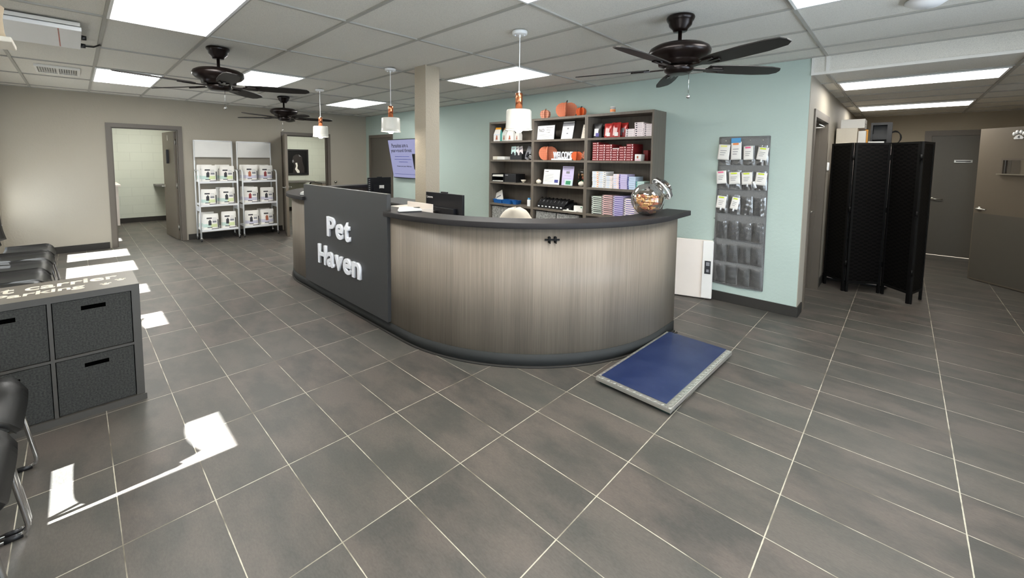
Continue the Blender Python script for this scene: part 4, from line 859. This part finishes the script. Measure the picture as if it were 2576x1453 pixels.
for u in (.14, .37, .62, .87): m('steel').lathe([(.008, 0), (.008, .002), (.004, .002)], Vector(of(u, .975))+Vector((0, -.006, 0)), 14, Matrix.Rotation(RD(90), 4, 'X')).build('grommet', org_)
rows = [1.515, 1.255, .985, .705, .455, .215]; PH = .2; rg = random.Random(5)
for i, z0 in enumerate(rows):
    for j in range(4):
        x0 = OX0+.008+.1185*j; sg = [rg.uniform(-1, 1) for _ in range(4)]; bulge = .022+.008*rg.random()
        def pf(u, v, x0=x0, z0=z0, sg=sg, b=bulge):
            e = (4*u*(1-u))**.6; d = b*e*(.35+.65*v)+.0022*sin(11*u+9*v*sg[0]+sg[1]*3)*e+.002*sin(23*v+8*u*sg[2])*e
            return (x0+.113*u, YB-.016-d, z0+PH*v-.012*v*e*sg[3])
        m('clearpl').grid(pf, 12, 14).build('clear_pocket', org_)
    m('canvas').box(OX0+.004, OX1-.002, YB-.019, YB-.013, z0-.006, z0+.002).build('seam', org_)
pk = [(0, 0, .115, .165, 'yellowmk', -3, .5, 'white packet with a pale yellow top, first in the top row'), (0, 1, .1, .19, 'orangemk', 2, .5, 'white packet with an orange mark under a blue card, second in the top row'), (0, 2, .09, .145, 'pinkmk', 3, .5, 'white packet with a pink mark, third in the top row'), (0, 3, .095, .13, 'lime', -7, .5, 'white packet with a lime mark, last in the top row'),
      (1, 0, .1, .14, 'pinkmk', 6, .5, 'white packet with a dark pink mark, first in the second row'), (1, 1, .11, .13, 'lime', 5, .5, 'white packet with a lime mark, second in the second row'), (1, 2, .1, .13, 'lime', 4, .5, 'white packet with a lime mark, third in the second row'), (1, 3, .1, .13, 'lime', -5, .5, 'white packet with a loose white tube, last in the second row'),
      (2, 0, .095, .135, 'lime', -4, .4, 'white packet with a lime mark, first in the third row'), (2, 1, .075, .13, 'lime', -10, .4, 'narrow folded white packet, second in the third row')]
for i, j, w_, h_, mk, rz, dx, lab in pk:
    z0 = rows[i]+.035; xc = OX0+.065+.1185*j - (.01 if j == 0 else 0)
    o = E('white_packet', (xc, YB-.03, z0), lab, 'packet', 'white packets in the organizer pockets'); T = Matrix.Translation((xc, YB-.052, z0+.02)) @ Matrix.Rotation(RD(-rz), 4, 'Y') @ Matrix.Rotation(RD(-4), 4, 'X')
    m('paper').grid(lambda u, v: T @ Vector(((u-.5)*w_, -.006*sin(pi*u)*sin(pi*v)-.001*sin(9*v), v*h_)), 8, 8).build('envelope', o, solid=.004)
    q = m(mk).box(-w_*.3, w_*.25, -.0112, -.0102, h_*.83, h_*.94, T).use('greyink')
    for k in range(3): q.box(-w_*.3, w_*(.1+.08*k), -.0112, -.0102, h_*(.3+.14*k), h_*(.33+.14*k), T)
    q.build('printed_label', o)
    if lab.startswith('white packet with an orange'): m('bluecard').box(-.05, .042, -.004, .004, h_*.95, h_*1.22, T).build('blue_card', o)
    if (i, j) in ((0, 3), (1, 2), (2, 0), (2, 1)): m('white').tube([T @ Vector((0, .002, -.022)), T @ Vector((.002, .002, .01))], .009, 10).build('tube_end', o)
    if (i, j) == (1, 3): m('white').tube([T @ Vector((-.06, -.012, .03)), T @ Vector((-.03, -.012, -.035))], .012, 12).build('tube_end', o)
# two hook ends at its left side
for z in (.93, .69): tag(m('wire').tube([(-.552, YB-.012, z), (-.575, YB-.014, z-.012), (-.556, YB-.013, z-.02)], .0025, 6).build('wire_hook'), 'small dark wire hook at the organizer left edge, %s one' % ('upper' if z > .8 else 'lower'), 'hook')
# white animal scale leaning on the wall
o = E('baby_scale', (-.75, 3.5, 0), 'white pet scale platform leaning upright against the mint wall beside the desk', 'scale')
T = Matrix(((.925, .38, 0, -.935), (.38, -.925, 0, 3.45), (0, 0, 1, .0), (0, 0, 0, 1)))
A = Matrix.Translation((-.935, 3.44, .012)) @ Matrix.Rotation(RD(17), 4, 'Z') @ Matrix.Rotation(RD(-6), 4, 'X')
m('offwhite').prism([(0.015, 0), (.4, 0), (.415, .012), (.415, .64), (.4, .655), (.015, .655), (0, .64), (0, .015)], 'y', 0, .035, A).build('scale_tray', o, bevel=.006)
m('whitep').box(.305, .412, -.022, 0, .008, .648, A).build('display_ridge', o, bevel=.006)
m('black').box(.33, .392, -.026, -.022, .28, .425, A).use('greyink').box(.345, .38, -.0265, -.026, .37, .41, A).box(.35, .375, -.0265, -.026, .3, .33, A).build('display', o)

# ================================================================= FLOOR SCALE

o = E('floor_scale', (-.245, 1.68, 0), 'low walk-on floor scale with a blue mat and tread plate edge on the tiles', 'scale')
T = Matrix.Translation((-.243, 1.685, 0)) @ Matrix.Rotation(RD(-1.8), 4, 'Z'); sx_, sy_ = .265, .552
m('alu').box(-sx_, sx_, -sy_, sy_, .048, .054, T).box(-sx_, -sx_+.004, -sy_, sy_, .026, .048, T).box(sx_-.004, sx_, -sy_, sy_, .026, .048, T).box(-sx_+.004, sx_-.004, -sy_, -sy_+.004, .026, .048, T).box(-sx_+.004, sx_-.004, sy_-.004, sy_, .026, .048, T).build('platform', o, bevel=.0015)
t = m('alu')
k = 0
for i in range(46):
    y = -sy_+.02+i*.0238; 
    for xx in (sx_-.022, -sx_+.012):
        A = T @ Matrix.Translation((xx, y, .054)) @ Matrix.Rotation(RD(35 if i % 2 else -35), 4, 'Z'); t.box(-.009, .009, -.0025, .0025, 0, .0018, A)
for i in range(22):
    A = T @ Matrix.Translation((-sx_+.02+i*.0238, -sy_+.014, .054)) @ Matrix.Rotation(RD(55 if i % 2 else -55), 4, 'Z'); t.box(-.009, .009, -.0025, .0025, 0, .0018, A)
t.build('tread_pattern', o)
m('mat').box(-sx_+.022, sx_-.042, -sy_+.036, sy_, .0542, .058, T).build('blue_mat', o, bevel=.001)
for a in (-1, 1):
    for b in (-1, 1): m('darkgreen').box(a*.2-.05, a*.2+.05, b*.48-.045, b*.48+.045, .0, .026, T).build('foot', o, bevel=.004)
m('black').tube([T @ Vector((-.2, .552, .03)), (-.46, 2.3, .012), (-.475, 2.36, .008), (-.455, 2.39, .008), (-.47, 2.42, .006)], .004, 6).build('cable', o)
# ================================================================= FOLDING SCREEN
PT = [(.262, 5.335), (.494, 5.075), (.815, 5.30), (1.065, 5.01), (1.163, 5.352)]
scr = E('folding_screen', (.7, 5.2, 0), 'black woven four-panel folding screen standing in the corridor mouth', 'folding screen')
for k in range(4):
    a, b = Vector((*PT[k], 0)), Vector((*PT[k+1], 0)); d = (b-a); L = d.length; ang = math.atan2(d.y, d.x); g = .012
    T = Matrix.Translation(a) @ Matrix.Rotation(ang, 4, 'Z')
    t = m('black2').box(g, g+.024, -.012, .012, 0, 1.79, T).box(L-g-.024, L-g, -.012, .012, 0, 1.79, T).box(g+.024, L-g-.024, -.01, .01, 1.765, 1.79, T).box(g+.024, L-g-.024, -.01, .01, .11, .135, T)
    p = t.build('screen_panel', scr)
    w_ = M().use('weave').box(0, L-2*g-.048, -.005, .005, 0, 1.63); ob = w_.build('woven_infill', p, False); ob.matrix_local = Matrix.Translation(-scr.location) @ T @ Matrix.Translation((g+.024, 0, .135))
for k in (1, 2, 3):
    for z in (.35, 1.0, 1.62): m('black2').tube([(*PT[k], z-.03), (*PT[k], z+.03)], .011, 8).build('hinge', scr)
# shelving unit behind the screen, mostly hidden, carrying boxes and a switch rack
o = E('storage_cabinet', (.53, 5.85, 0), 'tall grey storage cabinet hidden behind the black folding screen', 'cabinet')
m('offwhite').box(.27, .87, 5.6, 6.15, .02, 1.76).build('cabinet_body', o, bevel=.004); m('offwhite').box(.28, .86, 5.585, 5.6, .04, 1.74).build('cabinet_door', o); m('black').box(.29, .85, 5.62, 6.13, 0, .02).build('plinth', o)
CZ = 1.761
thingmesh('storage_box', m('cream').box(.262, .475, 5.65, 5.98, CZ, CZ+.24, ), 'larger pale grey box behind the top of the folding screen', 'box', bevel=.004)
thingmesh('storage_box', m('whitep').box(.30, .54, 5.7, 6.05, CZ+.241, CZ+.355).use('greyink').box(.541, .5415, 5.75, 5.95, CZ+.29, CZ+.3), 'smaller white box lying on the larger pale grey box', 'box', bevel=.01)
thingmesh('white_carton', m('whitep').box(.485, .56, 5.66, 5.75, CZ, CZ+.2).use('yellow').box(.545, .575, 5.76, 5.8, CZ, CZ+.22), 'narrow white and yellow cartons beside the pale grey boxes', 'box')
o = E('wall_rack', (.7, 5.8, CZ), 'black equipment rack with coiled cables on top of the hidden cabinet', 'rack')
m('black').box(.6, .8, 5.9, 5.93, CZ, CZ+.3).box(.755, .8, 5.72, 5.9, CZ, CZ+.3).box(.6, .62, 5.72, 5.9, CZ, CZ+.3).box(.62, .755, 5.72, 5.9, CZ+.27, CZ+.3).box(.62, .755, 5.72, 5.9, CZ, CZ+.05).box(.62, .755, 5.75, 5.9, CZ+.09, CZ+.16).build('rack_frame', o)
m('white').box(.585, .735, 5.69, 5.705, CZ+.03, CZ+.065).build('bracket', o)
t = m('wire')
for k in range(3): t.tube([(.83+.05*cos(q*pi/8)*(1+.1*k), 5.75+.01*k, CZ+.11+.085*sin(q*pi/8)*(1-.08*k)) for q in range(16)], .005, 6, True)
t.build('cable_coil', o)
o = E('thermostat', (.25, 5.16, 1.5), 'small white wall device on the beige wall next to the screen', 'thermostat')
m('white').box(.241, .262, 5.12, 5.2, 1.455, 1.555).build('housing', o, bevel=.008)

# ================================================================= LEFT SIDE: CUBE STORAGE
o = E('cube_storage', (-2.7, -1.42, 0), 'grey two by two cube storage unit with felt drawers and Pet carrier Parking on top', 'storage unit')
cx0, cx1, cy0, cy1, H = -2.915, -2.483, -1.80, -1.04, .747
m('cube').box(cx0, cx1, cy1-.038, cy1, .038, H-.038).build('side_panel', o); m('cube').box(cx0, cx1, cy0, cy0+.038, .038, H-.038).build('side_panel', o)
tp = m('cube').box(cx0, cx1, cy0, cy1, H-.038, H-.0005).use('cubetop').box(cx0+.001, cx1-.001, cy0+.001, cy1-.001, H-.0006, H).build('top_panel', o); tp['label'] = 'greige top panel with pale lettering'
m('cube').box(cx0, cx1+.012, cy0-.006, cy1+.008, .0, .038).build('bottom_panel', o); m('cube').box(cx0, cx0+.006, cy0+.038, cy1-.038, .038, H-.038).build('back_panel', o)
ym = (cy0+cy1)/2; m('cube').box(cx0+.006, cx1-.002, ym-.008, ym+.008, .038, H-.038).build('divider', o); m('cube').box(cx0+.006, cx1-.003, cy0+.038, ym-.008, .365, .38).box(cx0+.006, cx1-.003, ym+.008, cy1-.038, .365, .38).build('divider', o)
text('lettering', 'Pet carrier', (-2.79, -1.435, H), (0, 1, 0), (-1, 0, 0), .62, .13, .0008, 'cream', tp, .02); text('lettering', 'Parking', (-2.63, -1.455, H), (0, 1, 0), (-1, 0, 0), .36, .115, .0008, 'cream', tp, .02)
t = m('cream')
for (px, py) in ((-2.60, -1.185), (-2.665, -1.115)):
    t.lathe([(0, H), (.017, H), (.017, H+.0008), (0, H+.0008)], (px, py, 0), 14)
    for q in (-1, 0, 1): t.lathe([(0, H), (.0085, H), (.0085, H+.0008), (0, H+.0008)], (px-.027+.006*abs(q), py+q*.019, 0), 10)
t.build('paw_print', tp)
for (ya, yb) in ((cy0+.042, ym-.012), (ym+.012, cy1-.042)):
    for (za, zb) in ((.042, .36), (.384, H-.042)):
        side = 'right' if ya > ym else 'left'; lv = 'upper' if za > .2 else 'lower'
        b = E('felt_drawer', (cx1-.2, (ya+yb)/2, za), 'grey felt storage drawer, %s %s opening of the cube unit' % (lv, side), 'drawer', 'felt drawers in the cube storage')
        yc = (ya+yb)/2; hy, hz = .052, zb-.055
        t = m('felt').box(cx1-.014, cx1-.008, ya, yc-hy, za, zb).box(cx1-.014, cx1-.008, yc+hy, yb, za, zb).box(cx1-.014, cx1-.008, yc-hy, yc+hy, za, hz-.013).box(cx1-.014, cx1-.008, yc-hy, yc+hy, hz+.013, zb)
        t.box(cx1-.36, cx1-.014, ya, ya+.006, za, zb).box(cx1-.36, cx1-.014, yb-.006, yb, za, zb).box(cx1-.36, cx1-.354, ya+.006, yb-.006, za, zb).box(cx1-.354, cx1-.014, ya+.006, yb-.006, za, za+.006); t.build('drawer_body', b)
        m('slot_shade').box(cx1-.02, cx1-.015, yc-hy-.01, yc+hy+.01, hz-.02, hz+.02).build('hand_slot_shade', b)  # black sheet behind the slot paints the darkness inside the drawer

# ================================================================= CHAIRS
def make_chair():
    o = E('waiting_chair', (0, 0, 0), '', 'chair', 'black waiting chairs along the windows')
    # local: seat centre at x 0, front towards +y, y 0 = front edge of the seat
    def seat(u, v):
        x = (u-.5)*.49*(1-.04*v); y = -.03-.37*v; x *= 1-.14*max(0, (.14-v)/.14)**2; z = .455-.075*max(0, (.16-v)/.16)**2-.014*sin(pi*v)*(1-(2*u-1)**2)+.03*(2*u-1)**6
        y += .012*max(0, (.16-v)/.16); return (x, y, z)
    m('vinyl').grid(seat, 16, 18).build('seat', o, False, solid=.018)
    def back(u, v):
        x = (u-.5)*(.48-.1*v*v); z = .58+.28*v; y = -.43-.03*v+.04*(2*u-1)**2; return (x, y-.01*sin(pi*v), z)
    m('vinyl').grid(back, 14, 10).build('backrest', o, False, solid=.016)
    for s in (-1, 1):
        x = s*.25
        def rnd(P, r=.04, n=4):
            out = [Vector(P[0])]
            for i in range(1, len(P)-1):
                a, b, c = Vector(P[i-1]), Vector(P[i]), Vector(P[i+1]); p = b+(a-b).normalized()*r; q = b+(c-b).normalized()*r
                for k in range(n+1): t_ = k/n; out.append(p*(1-t_)**2+b*2*t_*(1-t_)+q*t_*t_)
            return out+[Vector(P[-1])]
        m('chrome').tube(rnd([(s*.2, -.3, .425), (x-s*.01, -.06, .43), (x, .0, .0115), (x, -.52, .0115), (s*.235, -.47, .45)]), .0095, 10).build('leg_frame', o, False)
        m('chrome').tube(rnd([(s*.235, -.47, .45), (s*.2, -.46, .56), (s*.19, -.475, .7)]), .009, 8).build('back_post', o, False)
        m('black').tube([(x, -.02, .0105), (x, -.07, .0105)], .0115, 8).build('foot_cap', o, False)
    m('chrome').tube([(-.2, -.3, .425), (.2, -.3, .425)], .009, 8).build('cross_bar', o, False)
    return o
ch = make_chair(); index_kids()
CH = [(-1.305, 'nearest black waiting chair at the bottom left corner'), (-1.84, 'second black waiting chair, between the nearest one and the cube storage'), (-3.5, 'black waiting chair directly behind the cube storage'), (-4.03, 'second black waiting chair behind the cube storage'), (-4.57, 'third black waiting chair behind the cube storage'), (-5.10, 'fourth black waiting chair behind the cube storage'), (-5.64, 'fifth black waiting chair behind the cube storage'), (-6.17, 'farthest black waiting chair under the front windows')]
for i, (x, lab) in enumerate(CH):
    c = ch if i == 0 else dup(ch); c.location = (x, -1.475, 0); c['label'] = lab
# carpeted cat shelf high on the window wall
o = E('cat_shelf', (-1.56, -1.72, 1.95), 'beige shelf with a carpeted drum high at the top left corner', 'cat shelf')
m('cream').box(-1.655, -1.468, YF, -1.42, 1.951, 1.97).build('board', o, bevel=.004); m('carpet').lathe([(0, 1.97), (.085, 1.97), (.078, 2.0), (.076, 2.05), (.082, 2.09), (.07, 2.1), (0, 2.1)], (-1.56, -1.52, 0), 32).build('carpeted_drum', o)
m('cream').prism([(YF, 1.75), (YF+.02, 1.75), (-1.75, 1.95), (YF, 1.95)], 'x', -1.575, -1.545).build('bracket', o)

# ================================================================= CEILING FITTINGS
o = E('ceiling_unit', (-4.05, -1.6, ZC), 'slim white box unit on the ceiling with a black cable, top left', 'ceiling unit')
m('whitep').box(-4.42, -3.66, -2.0, -1.205, 2.515, ZC-.001).use('white').box(-4.43, -3.655, -2.0, -1.2, 2.478, 2.508).build('housing', o, bevel=.003)
m('redbag').box(-4.4, -3.67, -1.325, -1.318, 2.4765, 2.478).build('indicator_strip', o)
for x in (-3.95, -4.3): m('black').lathe([(0, 0), (.02, 0), (.018, .03), (0, .03)], (x, -1.2, 2.49), 14, Matrix.Rotation(RD(-90), 4, 'X')).build('cable_gland', o)
m('wire').tube([(-4.3, -1.175, 2.49), (-4.34, -1.12, 2.5), (-4.4, -1.08, 2.535), (-4.46, -1.07, 2.545)], .007, 8).build('power_cable', o)
o = E('air_vent', (-6.4, -1.37, ZC), 'white louvred air vent in the ceiling near the top left', 'air vent')
t = m('whitep').box(-6.66, -6.12, -1.55, -1.53, 2.528, ZC+.01).box(-6.66, -6.12, -1.21, -1.19, 2.528, ZC+.01).box(-6.66, -6.62, -1.53, -1.21, 2.528, ZC+.01).box(-6.16, -6.12, -1.53, -1.21, 2.528, ZC+.01).box(-6.62, -6.16, -1.375, -1.36, 2.528, ZC+.01); t.build('vent_frame', o)
t = m('whitep')
for k in range(8):
    for y0 in (-1.53, -1.36): A = Matrix.Translation((0, y0+.013+.0195*k, 2.537)) @ Matrix.Rotation(RD(35), 4, 'X'); t.box(-6.62, -6.16, -.0075, .0075, -.001, .001, A)
t.build('louvre', o); m('black').box(-6.62, -6.16, -1.53, -1.21, ZC+.009, ZC+.011).build('duct_shade', o)  # black sheet above the louvres stands in for the dark inside the duct
o = E('smoke_detector', (.98, 2.36, ZC), 'round white smoke detector on the ceiling at the top right', 'smoke detector')
m('white').lathe([(0, 0), (.105, 0), (.105, -.01), (.085, -.022), (.06, -.04), (0, -.043)], (.98, 2.36, ZC), 40).build('cover', o)

# ================================================================= SNACK RACKS AND BAGS
RKL = ['left white rolling display rack beside the exam room door', 'right white rolling display rack next to the swung out door']
def make_rack():
    o = E('display_rack', (0, 0, 0), '', 'display rack', 'white rolling display racks')
    W, DX = .59, .33     # width along y, depth along x; local origin = centre of the base
    for s in (-1, 1):
        y = s*W/2
        m('white').tube([(-DX/2, y, .075), (-DX/2, y, 1.845)], .0125, 10).build('back_post', o, False)
        pts = [(DX/2, y, .075), (DX/2, y, 1.22)]+[(DX/2-.07+.07*cos(q*pi/10), y, 1.22+.07*sin(q*pi/10)) for q in range(1, 6)]+[(-DX/2, y, 1.29)]
        m('white').tube(pts, .0125, 10).build('front_post', o, False)
        for x in (-DX/2, DX/2):
            c = m('chrome').prism([(x-.012, .075), (x+.014, .075), (x+.03, .035), (x+.012, .025)], 'y', y-.014, y+.014).build('caster', o, False)
            m('black').lathe([(0, -.009), (.03, -.009), (.031, 0), (.03, .009), (0, .009)], (x+.018, y, .0315), 20, Matrix.Rotation(RD(90), 4, 'X')).build('wheel', c, False)
        m('white').box(-DX/2, DX/2, y-.001, y+.001, .55, .64).build('side_plate', o, False)
    m('white').tube([(-DX/2, -W/2, 1.84), (-DX/2, W/2, 1.84)], .0125, 10).build('top_rail', o, False)
    m('whitep').box(-DX/2-.004, -DX/2+.004, -W/2+.012, W/2-.012, 1.535, 1.83).build('sign_board', o, False)
    for z in (.205, .66, 1.085):
        t = m('white').box(-DX/2, DX/2, -W/2+.012, W/2-.012, z-.004, z).box(DX/2-.006, DX/2, -W/2+.012, W/2-.012, z-.025, z+.012).box(-DX/2, -DX/2+.004, -W/2+.012, W/2-.012, z, z+.03); t.build('rack_shelf', o, False)
    return o
rk = make_rack(); index_kids()
RK = [(-8.36, .53), (-8.36, 1.205)]
for i, (x, y) in enumerate(RK):
    r = rk if i == 0 else dup(rk); r.location = (x, y, 0); r['label'] = RKL[i]
    pl = text('sheen', '.', (0, 0, 0), (0, 1, 0), (0, 0, 1), .01) if False else None
def snack(x, y, z, rz, band1, band2, pic, lab, grp, h_=.30, w_=.25, d_=.13):
    o = E('treat_bag', (x, y, z), lab, 'treat bag', grp); T = Matrix.Translation((x, y, z)) @ Matrix.Rotation(RD(rz), 4, 'Z')
    rr = random.Random(int(1000*(y+z)))
    ph = rr.uniform(0, 6)
    def fn(s): return lambda u, v: T @ Vector((s*(d_/2*(1-v**2.2)*(1-abs(2*u-1)**5)+.004*sin(8*v+ph+5*u)*(4*u*(1-u)))-.02*v, (u-.5)*w_*(1-.10*v**4-.03*sin(pi*v)), v*h_))
    F = fn(1)
    m('paper').grid(F, 14, 14).grid(fn(-1), 14, 14).box(-d_*.4, d_*.4, -w_*.46, w_*.46, .001, .006, T).build('bag_body', o)
    def patch(q, u0, u1, v0, v1, key, k=6, off=.0018): q.use(key).grid(lambda a, b: F(u0+(u1-u0)*a, v0+(v1-v0)*b)+T.to_3x3() @ Vector((off, 0, 0)), k, k)
    q = M(); patch(q, .02, .52, .16, .36, band2); patch(q, .5, .9, .16, .36, band1); patch(q, .25, .58, .68, .76, 'ink', 4, .003); patch(q, .62, .85, .70, .72, 'greyink'); patch(q, .62, .88, .62, .64, 'greyink'); patch(q, .62, .86, .44, .56, 'greyink', 4)
    patch(q, .93, .985, .1, .62, 'ink', 8, .0025); patch(q, .55, .985, .02, .07, 'ink', 6, .0025); patch(q, .36, .55, .28, .56, pic, 6, .0035); patch(q, .42, .5, .5, .62, pic, 4, .0035); patch(q, .3, .6, .12, .16, 'ink', 4, .003)
    q.build('printed_label', o); return o
for i, (rx, ry) in enumerate(RK):
    b1, b2 = (('bandg', 'bandt'), ('bandp', 'bandp'))[i]
    side = ('left', 'right')[i]; colr = ('green-banded', 'violet-banded')[i]
    for j, z in enumerate((1.086, .661, .206)):
        lv = ('top', 'middle', 'bottom')[j]
        for k, dy in enumerate((-.135, .14)):
            sd = ('left', 'right')[k]
            snack(rx+.075, ry+dy+random.uniform(-.01, .01), z, -14+random.uniform(-6, 6), b1, b2, ('ink', 'brownb', 'red')[(j+k+i) % 3 if i else 0], '%s bag, front %s of the %s shelf, %s white rack' % (colr, sd, lv, side), 'white treat bags on the racks', .30+random.uniform(-.015, .01))
            if (j+k+i) % 2 == 0 or j == 0:
                snack(rx-.07, ry+dy-.03, z, -8+random.uniform(-6, 6), b1, b2, 'ink', '%s bag, back %s of the %s shelf, %s white rack' % (colr, sd, lv, side), 'white treat bags on the racks', .31)

# ================================================================= BACK OF THE RECEPTION
o = E('wall_television', (-6.9, 3.55, 1.55), 'flat television on the mint wall left of the column showing a lilac slide', 'television')
W, Hh = 1.2, .83; TT = Matrix.Translation((-7.20+W/2, 3.575, 1.137)) @ Matrix.Rotation(RD(10), 4, 'X')
m('screenblk').box(-W/2, W/2, -.02, .02, 0, Hh, TT).build('screen_shell', o, bevel=.003)
ls = m('lcd').box(-W/2+.012, W/2-.012, -.0215, -.02, .015, Hh-.012, TT).build('display', o)
def tvt(body, x, z, w_, h_, key='blueink', fat=0): text('slide_text', body, TT @ Vector((-W/2+x, -.0216, z)), (1, 0, 0), TT.to_3x3() @ Vector((0, 0, 1)), w_, h_, .001, key, ls, fat)
tvt('Parasites are a', .44, .70, .62, .085, 'ink', .01); tvt('year-round threat', .47, .585, .80, .095, 'ink', .01); tvt('Protect your pets. With the-', .50, .255, .56, .034, 'ink', .02)
q = m('blueink')
for (a, b, z) in ((.2, .74, .46), (.16, .80, .40), (.32, .66, .345)): q.box(-W/2+a, -W/2+b, -.0222, -.0216, z, z+.01, TT)
q.box(-W/2+.08, W/2-.08, -.0222, -.0216, .085, .092, TT).build('slide_line', ls)
m('black').box(-W/2+.86, W/2-.05, -.0222, -.0216, .2, .52, TT).build('slide_picture', ls); m('black').box(-.1, .1, .02, .05, .2, .5, TT).build('wall_mount', o)
o = E('low_cabinet', (-8.35, 3.25, 0), 'dark brown low cabinet in the far corner by the greige wall', 'cabinet')
m('brown').box(-8.585, -8.05, 2.87, 3.62, 0, .85).build('cabinet_body', o); m('shelf').box(-8.585, -8.03, 2.85, 3.62, .85, .875).build('cabinet_top', o)
o = E('return_desk', (-5.75, 2.75, 0), 'grey side desk behind the sign panel near the mint wall', 'desk')
m('greydesk').box(-6.6, -5.0, 2.65, 3.3, .72, .75).build('desk_top', o); m('greydesk').box(-6.58, -6.55, 2.67, 3.28, 0, .72).build('side_panel', o); m('greydesk').box(-5.05, -5.02, 2.67, 3.28, 0, .72).build('side_panel', o)
o = E('door_stop', (XW, 2.86, 1.0), 'small round grey knob on the greige wall right of the open door', 'door stop')
m('steel').lathe([(0, 0), (.02, 0), (.014, .02), (.028, .035), (.026, .05), (0, .055)], (XW, 2.86, 1.0), 20, Matrix.Rotation(RD(90), 4, 'Y')).build('knob', o)

# ================================================================= EXAM ROOMS
o = E('base_cabinet', (-11.2, -1.4, 0), 'cream base cabinet inside the first exam room', 'cabinet')
m('offwhite').box(-11.9, -10.62, -2.05, -.70, .12, .92).build('cabinet_body', o, bevel=.003); m('offwhite').box(-11.9, -10.68, -2.05, -.75, 0, .12).build('toe_kick', o); m('offwhite').box(-11.9, -10.58, -2.05, -.66, .92, .955).build('cabinet_top', o, bevel=.004)
o = E('folding_table', (-11.7, .4, .85), 'grey wall-hung folding exam table in the first exam room', 'exam table')
m('greydesk').box(-11.98, -11.45, -.02, .9, .85, .885).build('table_top', o); m('steel').tube([(-11.97, .3, .5), (-11.6, .3, .85)], .015, 8).build('strut', o)
o = E('folding_table', (-11.7, 3.3, .85), 'brown wall-hung folding exam table below the dog picture', 'exam table')
m('greydesk').box(-11.98, -11.3, 2.75, 3.45, .85, .885).build('table_top', o); m('black').tube([(-11.97, 3.42, .5), (-11.5, 3.42, .85)], .02, 8).build('strut', o)
o = E('sink_cabinet', (-11.6, 4.1, 0), 'pale sink cabinet with a counter inside the second exam room', 'cabinet')
m('offwhite').box(-11.98, -11.2, 3.62, 4.9, .1, .80).build('cabinet_body', o); m('greydesk').box(-11.98, -11.17, 3.6, 4.9, .8, .84).build('cabinet_top', o); m('black').tube([(-11.5, 3.95, .84), (-11.5, 3.95, 1.0), (-11.45, 3.95, 1.02), (-11.38, 3.95, 1.0)], .018, 10).build('tap', o)
o = E('dog_picture', (-12, 3.24, 1.4), 'black framed dark picture of a dog with a white chest in the second exam room', 'picture')
y0, y1, z0, z1 = 2.93, 3.54, 1.04, 1.79
m('black').box(-11.998, -11.97, y0, y1, z0, z0+.05).box(-11.998, -11.97, y0, y1, z1-.05, z1).box(-11.998, -11.97, y0, y0+.05, z0+.05, z1-.05).box(-11.998, -11.97, y1-.05, y1, z0+.05, z1-.05).build('frame', o, bevel=.004)
q = m('black2').box(-11.998, -11.985, y0+.05, y1-.05, z0+.05, z1-.05)
q.use('dogdark').prism([(3.1, z0+.35), (3.08, z0+.42), (3.12, z0+.55), (3.2, z0+.6), (3.28, z0+.6), (3.36, z0+.53), (3.37, z0+.4), (3.42, z0+.2), (3.42, z0+.06), (3.1, z0+.06), (3.14, z0+.3)], 'x', -11.985, -11.983)
q.use('greyink').prism([(3.09, z0+.36), (3.085, z0+.42), (3.12, z0+.45), (3.14, z0+.38)], 'x', -11.983, -11.982).prism([(3.27, z0+.6), (3.34, z0+.54), (3.28, z0+.54)], 'x', -11.983, -11.982)
q.use('paper').prism([(3.17, z0+.35), (3.22, z0+.36), (3.235, z0+.27), (3.22, z0+.19), (3.28, z0+.12), (3.28, z0+.06), (3.22, z0+.06), (3.16, z0+.17), (3.19, z0+.26)], 'x', -11.983, -11.981)
q.build('canvas', o)
